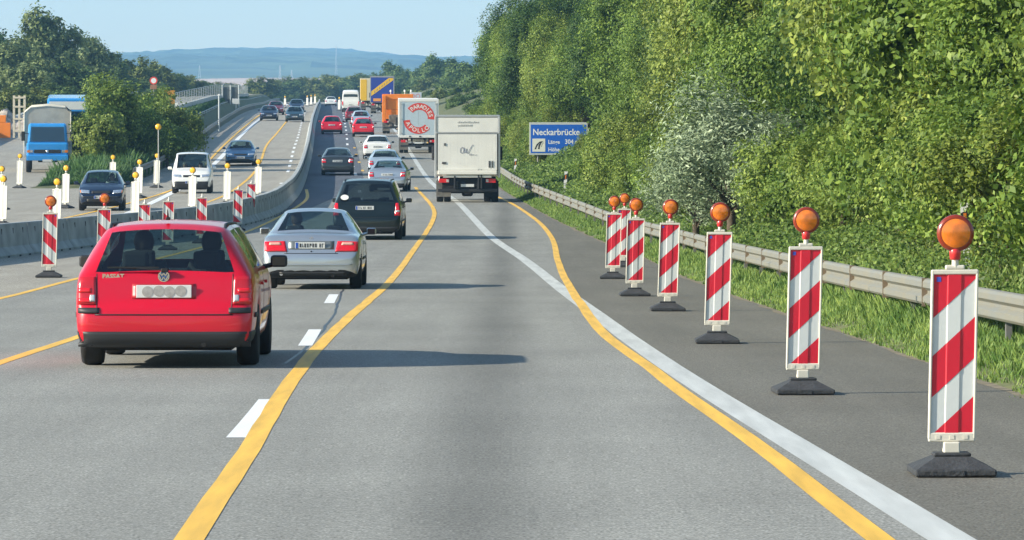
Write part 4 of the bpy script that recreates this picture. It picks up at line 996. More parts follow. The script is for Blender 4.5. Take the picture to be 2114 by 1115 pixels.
# blue coach behind it
t7 = empty('coach', (0,0,0)); tag(t7, 'blue vehicle with a white band, its roof showing above the tarpaulin lorry', 'coach', 'oncoming vehicles on the ramp at the left')
c = MB(); c.box(-1.22,1.22,0,9,.5,3.2,.12); c.build('body', P_sky, t7)
c = MB(); c.box(-1.1,1.1,8.99,9.012,2.5,3.0,.02); c.build('white_band', P_white, t7)
c = MB(); c.box(-1.1,1.1,8.99,9.012,1.2,2.4,.02); c.build('windscreen', M_glassd, t7)
for s in (-1, 1):
    c = MB(); c.box(s*1.225-.01,s*1.225+.01,.6,8.4,1.6,2.5,.005); c.build('side_window', M_glassd, t7)
    for ya in (1.8, 7.2): wheel(t7, s*1.05, ya, .48, .28, False, 18)
    c = MB(); c.box(s*.9-.15,s*.9+.15,8.99,9.02,.75,.95,.02); c.build('headlight', M_headl, t7)
put_ramp(t7, 139, 268, 9, .10)
# ------------------------------------------------------------------ beacons (striped warning boards)
M_frame = mat('board_frame', (.66,.63,.54), .5, var=.06, vscale=8)
M_wref = mat('white_reflective', (.62,.65,.64), .35, var=.03, vscale=20)
M_rref = mat('red_reflective', (.60,.012,.035), .35, var=.05, vscale=14)
M_rubb = mat('recycled_rubber', (.035,.038,.042), .8, var=.25, vscale=12, bump=.4, bscale=40)
M_rcol = mat('red_collar', (.62,.03,.03), .35, coat=.4)
M_lensO = mat('amber_lens', (.80,.20,.010), .18, coat=.8, spec=.6, var=.3, vscale=16)
M_ringO = mat('lamp_ring', (.24,.025,.006), .3, coat=.5)
M_lensY = mat('yellow_lens', (.90,.50,.02), .25, coat=.6)
M_ringY = mat('dark_lamp_ring', (.30,.16,.01), .4)
M_bwht = mat('board_back', (.80,.78,.70), .5, var=.05, vscale=5)
def clip_band(a, b, mir):            # region a+.25u <= v <= b+.25u in the unit square
    pts = [(0, a), (1, a+.25), (1, b+.25), (0, b)]
    def clip(p, f, g):
        out = []
        for i in range(len(p)):
            c, n = p[i], p[(i+1) % len(p)]
            if f(c): out.append(c)
            if f(c) != f(n): out.append(g(c, n))
        return out
    def at_v(v0): return lambda c, n: (c[0]+(n[0]-c[0])*(v0-c[1])/(n[1]-c[1]), v0)
    pts = clip(pts, lambda p: p[1] >= 0, at_v(0)); pts = clip(pts, lambda p: p[1] <= 1, at_v(1)) if pts else pts
    return [((1-u) if mir else u, v) for u, v in pts]
LEAN = .027
def make_beacon(name, mirror=False, lamp='orange', back=False):
    root = empty(name, (0,0,0))
    sh = lambda x, z: x+(z-.15)*LEAN
    fb = MB()
    for (w_, d_, z0, z1, tp) in ((.60,.42,0,.05,None),):
        fb.box(-.25,.25,-.30,.30,0,.045,.012); fb.box(-.24,.24,-.29,.29,.045,.112,0,taper=(.46,.4)); fb.box(-.115,.115,-.09,.09,.11,.135,.01)
    fb.box(-.05,.05,-.305,-.295,.005,.04); fo = fb.build('foot_plate', M_rubb, root)
    cl = MB(); cl.box(-.05,.05,-.05,.05,.13,.20,.008); cl.build('clamp', M_frame, root)
    z0, z1, hw, tk = .205, 1.265, .144, .022
    pn = MB(); P4 = lambda x, z, y: (sh(x, z), y, z)
    def shbox(mb, x0, x1, y0, y1, za, zb, bev=.0, mi=0):
        k = len(mb.v); mb.box(x0, x1, y0, y1, za, zb, bev, mi)
        for v in mb.v[k:]: v.x = sh(v.x, v.z)
    for s in (-1, 1): shbox(pn, s*(hw-.006)-.008, s*(hw-.006)+.008, -tk, tk, z0+.01, z1-.002, .006)
    shbox(pn, -hw, hw, -tk, tk, z1-.03, z1, .006); shbox(pn, -hw, hw, -tk*.95, tk*.95, z0-.005, z0+.052, .008)
    for x in (-.085, 0, .085): shbox(pn, x-.014, x+.014, -tk-.002, -tk+.004, z0+.012, z0+.036)
    shbox(pn, -.06, .06, -.02, .02, z1, z1+.028, .008)
    po = pn.build('board_frame', M_bwht if back else M_frame, root)
    fz0, fz1, fw = z0+.05, z1-.025, hw-.013
    fa = MB(); 
    # slightly ribbed face: middle third stands a little proud
    xs = [-fw, -fw*.36, -fw*.30, fw*.30, fw*.36, fw]; yy = [0,0,.006,.006,0,0]; n = len(xs)
    vs = [(sh(x, z), -.010-y, z) for z in (fz0, fz1) for x, y in zip(xs, yy)]+[(sh(x, z), .010+y, z) for z in (fz0, fz1) for x, y in zip(xs, yy)]
    fs = [(i, i+1, n+i+1, n+i) for i in range(n-1)]+[(2*n+i+1, 2*n+i, 3*n+i, 3*n+i+1) for i in range(n-1)]
    fa.add(vs, fs); fo_ = fa.build('board_face', M_bwht if back else M_wref, root)
    if not back:
        st = MB()
        for (a, b) in ((-.27,-.02),(.22,.48),(.72,1.3)):
            pg = clip_band(a, b, mirror)
            cuts = sorted(set([0,.32,.35,.65,.68,1])); 
            # follow the ribbed face: split polygon by the rib columns
            def slab(p, u0, u1):
                def cl(p, f, val):
                    out = []
                    for i in range(len(p)):
                        c, nn = p[i], p[(i+1) % len(p)]
                        if f(c[0]): out.append(c)
                        if f(c[0]) != f(nn[0]): t = (val-c[0])/(nn[0]-c[0]); out.append((val, c[1]+(nn[1]-c[1])*t))
                    return out
                p = cl(p, lambda u: u >= u0-1e-9, u0); return cl(p, lambda u: u <= u1+1e-9, u1) if p else p
            for u0, u1 in zip(cuts[:-1], cuts[1:]):
                q = slab(pg, u0, u1)
                if len(q) < 3: continue
                def yv(u): return .006*min(1, max(0, min((u-.32)/.03, (.68-u)/.03)))
                st.add([(sh(-fw+2*fw*u, fz0+(fz1-fz0)*v_), -.0118-yv(u), fz0+(fz1-fz0)*v_) for u, v_ in q], [tuple(range(len(q)))])
        st.build('red_stripes', M_rref, fo_)
        sk = MB(); x0 = -fw+.018 if not mirror else fw-.045
        sk.add([(sh(x0,fz1-.05),-.0135,fz1-.05),(sh(x0+.028,fz1-.05),-.0135,fz1-.05),(sh(x0+.028,fz1-.02),-.0135,fz1-.02),(sh(x0,fz1-.02),-.0135,fz1-.02)], [(0,1,2,3)]); sk.build('test_mark', mat('mark_blue', (.05,.08,.45), .4), fo_)
    else:
        sm = MB(); shbox(sm, -.008, .008, -.020, -.014, fz0, fz1, .002); sm.build('back_seam', mat('seam_cream', (.55,.5,.40), .6), fo_)
    tx = sh(0, 1.35)
    if lamp:
        lc, lr = (M_lensO, M_ringO) if lamp == 'orange' else (M_lensY, M_ringY)
        sm_ = MB(); sm_.lathe([(.022,1.28),(.02,1.34)], 'z', (tx,0,0), 12); so = sm_.build('lamp_stem', M_frame, root)
        c = MB(); c.lathe([(.020,1.325),(.034,1.33),(.036,1.385),(.026,1.40)], 'z', (tx,0,0), 16); c.build('lamp_collar', M_rcol if lamp == 'orange' else M_bwht, so)
        zc = 1.49; cx_ = tx+.003
        hb = MB(); hb.lathe([(.097,-.030),(.113,-.024),(.116,0),(.113,.024),(.097,.030)], 'y', (cx_,0,zc), 36); lo = hb.build('lamp_housing', lr, root)
        for sg in (-1, 1):
            l = MB(); l.lathe([(max(.0001, .100*q/22), sg*(.056-.032*(q/22)**2.2+(.0022 if q % 2 else -.0022))) for q in range(23)], 'y', (cx_,0,zc), 32); l.build('lens', lc, lo)
    else:
        sm_ = MB(); sm_.lathe([(.03,1.27),(.03,1.30),(.014,1.32),(.014,1.37),(.0001,1.375)], 'z', (tx,0,0), 12); sm_.build('lamp_stem', M_bwht, root)
    return root
GB1 = 'red and white warning beacons on the right hard shoulder'; GB2 = 'red and white warning beacons beside the concrete barrier'; GB3 = 'white backed beacons on the opposite carriageway'
b0 = make_beacon('warning_beacon')
rb_ = [(1968,27.0,'nearest striped beacon with an amber lamp, the largest one, at the right edge',.0),(1661,37.6,'second striped beacon from the camera on the right shoulder',.03),
       (1484,49.8,'third striped beacon from the camera on the right shoulder',-.02),(1382,62.8,'fourth striped beacon from the camera on the right shoulder',.0),
       (1314,71.5,'fifth striped beacon from the camera, just right of the overlapping pair',.02),(1269,84.5,'front beacon of the overlapping pair at the far end of the shoulder row',-.03),
       (1290,95,'rear beacon of the overlapping pair, half hidden at the end of the shoulder row',.0)]
for i, (px, d, lab, rz) in enumerate(rb_):
    o = b0 if i == 0 else copy_tree(b0); o.location = (px2x(px-4, d), d, P(d)+.006); o.rotation_euler = (0, ((i*37) % 7-3)*.0022, rz); tag(o, lab, 'warning beacon', GB1)
b1 = make_beacon('warning_beacon', True); b2 = make_beacon('warning_beacon', True, None)
lb_ = [(101,85.5,b1,'striped beacon with a lamp at the left edge, standing clear of the red estate car'),(213,95,b1,'striped beacon with a lamp partly behind the left side of the red estate car'),
       (296,106,b2,'lampless striped beacon rising above the left part of the red car roof'),(346,113,b2,'lampless striped beacon above the middle of the red car roof'),
       (415,121,b2,'lampless striped beacon above the right end of the red car roof'),(490,134.5,b2,'lampless striped beacon between the red estate car and the silver coupe, the nearer of two'),
       (517,144,b2,'last lampless striped beacon of the left row, close against the barrier')]
used = set()
for (px, d, src, lab) in lb_:
    o = src if id(src) not in used else copy_tree(src); used.add(id(src)); o.location = (px2x(px, d), d, P(d)+.006); tag(o, lab, 'warning beacon', GB2); o.rotation_euler = (0, 0, .05)
b3 = make_beacon('warning_beacon', False, 'yellow', True)
wb = [(5,140,'white beacon cut by the left edge of the view'),(2,160,'white beacon just behind the one at the left edge'),(40,203,'thin white beacon in shade near the ramp, second from the left edge'),
      (135,162,'white beacon with a yellow lamp left of the oncoming navy car'),(116,135,'white beacon directly behind the leftmost striped beacon'),(232,199,'white beacon whose lamp shows above the roof of the navy car'),
      (287,181,'tall white beacon right of the navy car, the farther of two'),(278,147,'white beacon against the right flank of the navy car, the nearer of two'),(323,204,'white beacon at the foot of the tall lamp pole'),
      (396,157,'white beacon in front of the white delivery van bumper'),(468,168,'white beacon between the delivery van and the two last striped beacons'),(532,182,'white beacon behind the last striped beacon of the left row')]
for i, (px, d, lab) in enumerate(wb):
    o = b3 if i == 0 else copy_tree(b3); o.location = (px2x(px, d), d, P(d)+.006); o.rotation_euler = (0, 0, -.32+.05*(i % 3)); tag(o, lab, 'warning beacon', GB3)
for (px, d) in ((634,640),(642,660),(650,690),(588,600),(700,500)):
    o = copy_tree(b3); x = px2x(px, d); o.location = (x, d, P(d)); tag(o, 'tiny white beacon standing among the traffic near the crest', 'warning beacon', 'small white beacons near the crest')
# tall pole with a yellow lamp
tp_ = empty('lamp_pole', (px2x(327, 200), 200, P(200))); tag(tp_, 'tall thin pole topped by a round yellow lamp beside the bushes', 'lamp pole')
m = MB(); m.tube([(0,0,0),(0,0,2.75)], .022, 8); m.build('pole', M_alu, tp_)
m = MB(); m.lathe([(.12,-.03),(.15,0),(.12,.03)], 'y', (0,0,2.88), 24); lo = m.build('lamp_housing', M_ringY, tp_)
m = MB(); m.lathe([(.0001,-.09),(.08,-.075),(.13,-.03)], 'y', (0,0,2.88), 24); m.lathe([(.13,.03),(.08,.075),(.0001,.09)], 'y', (0,0,2.88), 24); m.build('lens', M_lensY, lo)

# ------------------------------------------------------------------ concrete barrier, one object per precast element
M_conc = mat('barrier_concrete', (.36,.38,.37), .85, var=.26, vscale=1.7, bump=.3, bscale=25)
M_slot = mat('dark_slot', (.05,.05,.05), .9)
def barrier_el(Ln):
    prof = [(-.30,0),(-.30,.07),(-.165,.26),(-.10,.80),(-.08,.82),(.08,.82),(.10,.80),(.165,.26),(.30,.07),(.30,0)]; n = len(prof); v = []; f = []
    for y in (.012, Ln-.012): v += [(x, y, z) for x, z in prof]
    for i in range(n-1): f.append((i, i+1, n+i+1, n+i))
    f += [tuple(range(n))[::-1], tuple(range(n, 2*n))]
    m = MB(); m.add(v, f)
    return m
root = empty('concrete_barrier_element', (0,0,0)); barrier_el(5.97).build('concrete_block', M_conc, root)
m = MB()
for y in (1.0, 2.5, 4.0, 5.3):
    m.box(.292,.306,y-.12,y+.12,.0,.055); m.box(.115,.128,y-.03,y+.03,.53,.70)
m.build('lifting_slot', M_slot, root)
m = MB(); m.box(-.05,.05,-.012,.012,.15,.70); m.build('coupling', M_slot, root)
first = True; y = 84.0
while y < 700:
    h = head(BAR, y+3); z = P(y); sl = math.atan((P(y+6)-z)/6)
    o = root if first else copy_tree(root); first = False
    o.rotation_mode = 'XYZ'; o.rotation_euler = (sl, 0, h); o.location = (BAR(y), y, z-.012)
    near_ = y < 170
    tag(o, ('grey precast concrete barrier block in the near curved stretch beside the striped beacons' if near_ else 'concrete barrier block in the far stretch climbing between the two carriageways'), 'concrete barrier', 'precast concrete barrier blocks')
    y += 6.0*math.cos(h)*math.cos(sl)

# ------------------------------------------------------------------ steel guard rail on the right
M_galv = mat('galvanised_steel', (.29,.30,.275), .65, .3, var=.25, vscale=1.6, var2=(.25,.235,.18))
def rail_beam(name, tab, y0, y1, zt, parent, m, side=-1, step=4.0, zf=P):
    prof = [(0,0),(.035,.012),(.06,.04),(.06,.10),(.005,.14),(.005,.17),(.06,.21),(.06,.27),(.035,.30),(0,.31)]
    ys = np.arange(y0, y1, step); v = []; f = []; n = len(prof)
    for y in ys:
        for (a, b) in prof: v.append((tab(y)+side*a, y, zf(y)+zt-.31+b))
        for (a, b) in prof: v.append((tab(y)+side*a+.008, y, zf(y)+zt-.31+b))
    for i in range(len(ys)-1):
        for k in range(n-1):
            a = i*2*n+k; f.append((a, a+1, a+2*n+1, a+2*n)); a += n; f.append((a+1, a, a+2*n, a+2*n+1))
        for k in (0, n-1): a = i*2*n+k; f.append((a, a+n, a+3*n, a+2*n))
    return mesh_obj(name, v, f, m, parent, False)
gr = empty('guard_rail', (RAIL(20), 20, 0)); gr.location = (0,0,0); tag(gr, 'weathered steel guard rail along the grassy right verge', 'guard rail')
rail_beam('rail_beam', RAIL, 14, 640, .74, gr, M_galv)
k = 0
for y in np.arange(16, 300, 4):
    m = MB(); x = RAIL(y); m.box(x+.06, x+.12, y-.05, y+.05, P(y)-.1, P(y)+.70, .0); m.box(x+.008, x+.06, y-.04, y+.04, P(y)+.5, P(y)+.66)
    m.build('rail_post', mat('dark_post_steel', (.17,.17,.16), .7, .3), gr)  # posts in a darker steel tone than the beam
for y in np.arange(18, 200, 4):
    m = MB(); x = RAIL(y); m.box(x-.066, x+.01, y-.16, y-.15, P(y)+.42, P(y)+.745); m.build('splice_joint', mat('rust_stain', (.20,.15,.10), .8), gr)
# delineator posts behind the rail
M_post = mat('post_white', (.80,.80,.78), .5)
def delineator():
    r_ = empty('marker_post', (0,0,0)); m = MB(); m.poly([(-.06,-.05,0),(.06,-.05,0),(.045,.05,0),(-.045,.05,0)], (0,0,1.0)); 
    b = m.build('post_body', M_post, r_)
    m = MB(); m.add([(-.0615,-.052,.66),(.0615,-.052,.72),(.0615,-.052,.92),(-.0615,-.052,.86)], [(0,1,2,3)]); m.add([(.0615,-.05,.72),(.047,.05,.72),(.047,.05,.92),(.0615,-.05,.92)], [(0,1,2,3)]); o = m.build('black_band', M_blk, b)
    m = MB(); m.box(-.02,.02,-.058,-.052,.70,.86,.002); m.build('reflector', M_oral, o)
    return r_
dl = delineator()
for i, (px, d, x_, lab) in enumerate(((1998,60,None,'white marker post peeping out behind the nearest beacon lamp'),(1165,168,None,'white marker post standing behind the guard rail right of the blue sign'),(1063,213,None,'farther white marker post behind the guard rail next to the white lorry'))):
    o = dl if i == 0 else copy_tree(dl); x = px2x(px, d); o.location = (x, d, terr(x, d)+(.0)); o.rotation_euler = (0, R((-3,4,2)[i]), 0); tag(o, lab, 'marker post', 'white marker posts behind the guard rail')

# ------------------------------------------------------------------ blue bridge sign
d = 214.0; sg_ = empty('bridge_sign', (px2x(1153, d), d, 0)); tag(sg_, 'blue roadside sign naming the Neckarbrücke with a bridge symbol', 'road sign')
SW, SH_ = 2.86, 1.60; zb = CH+(HY-320)/F*d; zt_ = zb+SH_
M_sblue = mat('sign_blue', (.008,.11,.52), .4); M_swht = mat('sign_white', (.74,.76,.76), .45); M_sgrey = mat('sign_border', (.50,.53,.50), .5)
m = MB(); m.box(-SW/2, SW/2, 0, .05, zb, zt_, .01); m.build('sign_panel', M_sgrey, sg_)
m = MB(); m.box(-SW/2+.07, SW/2-.07, -.006, .0, zb+.09, zt_-.11); fo = m.build('blue_field', M_sblue, sg_)
t = MB(); put_text(t, 'Neckarbrücke', .43, -SW/2+.16, -.009, zt_-.62, 'LEFT', .008, 0, .93); put_text(t, 'Länge', .27, -SW/2+.92, -.009, zb+.55, 'LEFT', .005, 0, .92); put_text(t, '304 m', .31, -SW/2+1.74, -.009, zb+.55, 'LEFT', .006, 0, .92)
put_text(t, 'Höhe', .27, -SW/2+.92, -.009, zb+.18, 'LEFT', .005, 0, .92); put_text(t, '30 m', .31, -SW/2+1.92, -.009, zb+.18, 'LEFT', .006, 0, .92); t.build('sign_lettering', M_swht, fo)
m = MB(); m.box(-SW/2+.15, -SW/2+.78, -.012, -.006, zb+.16, zb+.80, .003); wo = m.build('symbol_field', mat('symbol_cream', (.72,.72,.62), .5), fo)
m = MB(); x0 = -SW/2+.15
m.poly([(x0+.10,-.0135,zb+.28),(x0+.17,-.0135,zb+.28),(x0+.22,-.0135,zb+.42),(x0+.33,-.0135,zb+.56),(x0+.50,-.0135,zb+.68),(x0+.36,-.0135,zb+.66),(x0+.20,-.0135,zb+.52)], (0,-.002,0))
m.poly([(x0+.27,-.0135,zb+.29),(x0+.35,-.0135,zb+.29),(x0+.37,-.0135,zb+.44),(x0+.44,-.0135,zb+.58),(x0+.54,-.0135,zb+.68),(x0+.40,-.0135,zb+.62),(x0+.30,-.0135,zb+.48)], (0,-.002,0))
curve_stroke(m, [(x0+.44,zb+.40),(x0+.48,zb+.52),(x0+.55,zb+.60)], .02, -.0135); m.build('bridge_symbol', M_ink, wo)
for s, nm in ((-SW/2+.42, 'l'), (SW/2-.35, 'r')):
    m = MB(); x = sg_.location.x+s; m.tube([(s, .09, P(d)-.0+terr(x, d)-P(d)-.2), (s, .09, zt_-.1)], .045, 10); m.build('sign_post', M_galv, sg_)
m = MB(); m.box(SW/2-.0, SW/2+.05, .0, .03, zb+.55, zt_-.35, .005); m.build('edge_strip', M_swht, sg_)
sg_.rotation_euler = (0, 0, .0)
# pale board on the shoulder far away
d = 400; q = empty('information_board', (px2x(858, d), d, P(d)+.1)); tag(q, 'pale grey board with two faint red ring signs beyond the orange lorry', 'road sign')
m = MB(); m.box(-.55,.55,0,.05,1.35,2.7,.01); bo = m.build('board', mat('pale_board', (.46,.50,.55), .5), q)
m = MB()
for x in (-.27,.2):
    bmv = MB(); emblem_ring(bmv, -.01, 0, .2); m.add([v_+Vector((x,0,2.35)) for v_ in bmv.v], bmv.f)
m.build('red_rings', M_redp, bo)
m = MB(); m.box(-.45,-.38,.05,.12,0,2.6); m.box(.38,.45,.05,.12,0,2.6); m.build('sign_post', M_galv, q)

# ------------------------------------------------------------------ left side: parapets, rails, boards
M_rail2 = mat('parapet_grey', (.40,.42,.40), .6, .2, var=.1)
def railing(name, tab, y0, y1, zf, label, off=0.0, h=1.05, post_step=8, bars=4, cat='railing', base=.25):
    r_ = empty(name, (0,0,0)); tag(r_, label, cat)
    st = 6.0; ys = list(np.arange(y0, y1, st))
    m = MB(); v = []; f = []
    prof = [(-.18,-.3),(-.18,base),(.18,base),(.18,-.3)]
    for y in ys: v += [(tab(y)+off+a, y, zf(y)+b) for a, b in prof]
    for i in range(len(ys)-1):
        for k in range(3): a = i*4+k; f.append((a, a+1, a+5, a+4))
    f += [(0,1,2,3), tuple(len(v)-4+i for i in (3,2,1,0))]
    mesh_obj('concrete_cap', v, f, M_conc, r_)
    for b in range(bars):
        z = base+(h-base)*(b+1)/bars; m.tube([(tab(y)+off, y, zf(y)+z) for y in ys], .035 if b == bars-1 else .02, 6)
    m.build('rail_bars', M_rail2, r_)
    n = 0
    for y in np.arange(y0, y1-1, post_step):
        if n >= 90: break
        m = MB(); m.box(tab(y)+off-.03, tab(y)+off+.03, y-.04, y+.04, zf(y)+base, zf(y)+h, 0); m.build('rail_post', M_rail2, r_); n += 1
    return r_
railing('bridge_parapet', OE, 330, 900, P, 'grey bridge railing along the outer edge of the opposite carriageway', off=-1.9, h=1.15, bars=5)
railing('bridge_parapet', RR, 330, 660, lambda y: P(y)+RAMP(y), 'pale slatted railing along the near edge of the raised ramp road', off=.3, h=1.5, bars=7, post_step=6, base=.4)
r2 = empty('guard_rail', (0,0,0)); tag(r2, 'dark guard rail on the outer shoulder of the opposite carriageway', 'guard rail')
rail_beam('rail_beam', OE, 214, 900, .74, r2, mat('dark_rail_steel', (.22,.22,.20), .6, .4, var=.15), side=1)  # beam in a darker steel tone than its posts
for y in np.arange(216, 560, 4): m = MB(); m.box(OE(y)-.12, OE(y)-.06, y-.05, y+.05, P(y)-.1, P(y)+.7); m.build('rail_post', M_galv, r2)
r3 = empty('ramp_wall', (0,0,0)); tag(r3, 'low pale concrete wall along the outer edge of the ramp road', 'wall')
ys_ = list(np.arange(210, 640, 5)); v = []; f = []
tabR = lambda y: RR(y)-9.6
for y in ys_: v += [(tabR(y)+a, y, P(y)+RAMP(y)+b) for a, b in ((-.15,-.3),(-.15,.78),(.15,.78),(.15,-.3))]
for i in range(len(ys_)-1):
    for k in range(3): a = i*4+k; f.append((a, a+1, a+5, a+4))
f += [(0,1,2,3), tuple(len(v)-4+i for i in (3,2,1,0))]
mesh_obj('wall_body', v, f, M_conc, r3)
# overhead board seen from the rear with three posts
d = 480; q = empty('sign_board', (px2x(476, d), d, 0)); tag(q, 'two grey sign backs on three posts beside the opposite carriageway', 'road sign')
zt = CH+(HY-178)/F*d; zb_ = CH+(HY-216)/F*d
for (a, b, nm) in ((461,474,0),(478,491,0)):
    m = MB(); m.box(px2x(a, d)-q.location.x, px2x(b, d)-q.location.x, -.05, .05, zb_, zt-.1, .01); m.build('sign_back', mat('sign_back_grey', (.10,.115,.115), .7, var=.1), q)
for px in (459.5, 476, 493):
    x = px2x(px, d)-q.location.x; m = MB(); m.tube([(x, -.12, P(d)), (x, -.12, zt+.1)], .07, 8); m.build('sign_post', mat('post_pale', (.50,.53,.53), .5, .3), q)
m = MB(); x = px2x(487, 470)-q.location.x; m.box(x-.38, x+.38, -10.1, -9.8, P(470)+.95, P(470)+1.55, .03); m.tube([(x, -9.9, P(470)-.2), (x, -9.9, P(470)+1)], .06, 8); m.build('white_cabinet', P_white, q)
for px, d, h_, lab in ((365,300,2.6,'thin pale post at the right end of the bushes'),(452,350,2.7,'thin pale post between the bushes and the grey sign backs')):
    q = empty('thin_post', (px2x(px, d), d, P(d)+.2)); m = MB(); m.tube([(0,0,-.3),(0,0,h_)], .06, 8); m.build('post_shaft', mat('post_pale', (.5,.53,.53), .5, .3), q); m = MB(); m.box(-.09,.09,-.09,.09,h_,h_+.15,.02); m.build('post_cap', M_post, q); tag(q, lab, 'post', 'thin posts beside the opposite carriageway')
d = 350; q = empty('speed_sign', (px2x(317, d), d, P(d)+1.0)); tag(q, 'white round sign with a red ring standing above the bushes', 'road sign')
zc = CH+(HY-165)/F*d-(P(d)+1.0); m = MB(); m.tube([(0,.05,-1.2),(0,.05,zc)], .04, 8); m.build('sign_post', M_galv, q)
m = MB(); m.lathe([(.0001,0),(.22,0),(.22,.03)], 'y', (0,0,zc-.06), 24, sm=False); so = m.build('sign_disc', M_swht, q); m = MB(); bmv = MB()
for k in range(24):
    a, b = 2*math.pi*k/24, 2*math.pi*(k+1)/24; m.add([(.31*math.cos(a),-.003,zc-.06+.31*math.sin(a)),(.31*math.cos(b),-.003,zc-.06+.31*math.sin(b)),(.21*math.cos(b),-.003,zc-.06+.21*math.sin(b)),(.21*math.cos(a),-.003,zc-.06+.21*math.sin(a))], [(0,1,2,3)])
m.build('red_ring', M_redp, so); m = MB(); m.box(-.26,.26,.0,.03,zc-.75,zc-.40,.01); m.build('lower_plate', mat('brown_plate', (.28,.14,.08), .6), q)
d = 352; q = empty('direction_sign', (px2x(350, d), d, P(d)+1.0)); tag(q, 'square orange yellow sign beside the dark trees left of the ramp railing', 'road sign')
m = MB(); z0 = CH+(HY-216)/F*d-(P(d)+1.0); m.box(-.42,.42,0,.05,z0,z0+1.15,.01); m.build('sign_panel', mat('amber_sign', (.52,.24,.03), .5, var=.1), q); m = MB(); m.tube([(-.3,.08,-1.3),(-.3,.08,z0)], .04, 8); m.tube([(.3,.08,-1.3),(.3,.08,z0)], .04, 8); m.build('sign_post', M_galv, q)

# spoil heap and works boards left of the ramp
M_rub = mat('rubble', (.36,.30,.24), .95, var=.45, vscale=2.2, var2=(.50,.44,.38), bump=.6, bscale=8)
v = []; f = []; n = 30; rng = random.Random(5)
cx_, cy_ = px2x(10, 300), 300.0
for j in range(n+1):
    for i in range(n+1):
        a, b = i/n*2-1, j/n*2-1; x = cx_+a*4.5; y = cy_+b*5; e = max(0, 1-(a*a+b*b)); z = P(y)+1.0+1.9*e**.6*(.75+.5*noise.noise(Vector((x*.9, y*.7, 1))))+.25*noise.noise(Vector((x*3, y*3, 2)))*e
        v.append((x, y, z-.3))
for j in range(n):
    for i in range(n): a = j*(n+1)+i; f.append((a, a+1, a+n+2, a+n+1))
o = mesh_obj('rubble_heap', v, f, M_rub, None, False); tag(o, 'heap of pale rubble and earth left of the ramp lorry', 'rubble heap', kind='stuff')
d = 287
for px, h_, c, lab in ((3,1.5,M_orp,'orange works sheet at the foot of the rubble heap by the left edge'),(40,1.9,mat('pale_frame2', (.62,.55,.42), .7),'pale timber rack standing between the rubble heap and the blue lorry')):
    q = empty('works_rack' if px == 40 else 'works_sheet', (px2x(px, d), d, P(d)+RAMP(d)+.1)); tag(q, lab, 'works rack' if px == 40 else 'works sheet'); 
    m = MB()
    if px == 40:
        for x in (-.35, 0, .35): m.box(x-.07, x+.07, -.06, .06, 0, h_+.9, .01)
        for z in (.4, 1.2, 2.0, 2.6): m.box(-.42, .42, -.09, -.06, z, z+.12)
        m.build('timber_frame', c, q)
    else:
        m.box(-.6,.6,-.05,.05,0,1.0,.02); m.box(-.4,.3,-.06,.04,1.0,1.5,.03); m.build('sheet_panel', c, q)

# ------------------------------------------------------------------ vegetation
def leaf_mesh(name, pts, nrm, size, m, aspect=.55, seed=0, updir=None):
    rs = np.random.RandomState(seed); n = len(pts)
    nrm = nrm/np.maximum(1e-6, np.linalg.norm(nrm, axis=1))[:, None]
    t = rs.normal(size=(n, 3)) if updir is None else updir+rs.normal(size=(n, 3))*.35
    t -= (t*nrm).sum(1)[:, None]*nrm; t /= np.maximum(1e-6, np.linalg.norm(t, axis=1))[:, None]
    b = np.cross(nrm, t); s = np.asarray(size)[:, None]
    fold = nrm*s*.12
    v = np.empty((n, 4, 3)); v[:, 0] = pts-t*s; v[:, 1] = pts-b*s*aspect+fold; v[:, 2] = pts+t*s; v[:, 3] = pts+b*s*aspect+fold
    me = bpy.data.meshes.new(name); me.vertices.add(n*4); me.vertices.foreach_set('co', v.reshape(-1).astype(np.float32))
    me.loops.add(n*4); me.loops.foreach_set('vertex_index', np.arange(n*4, dtype=np.int32)); me.polygons.add(n)
    me.polygons.foreach_set('loop_start', np.arange(0, n*4, 4, dtype=np.int32)); me.polygons.foreach_set('loop_total', np.full(n, 4, dtype=np.int32))
    me.materials.append(m); me.update(calc_edges=True); me.validate(); return me
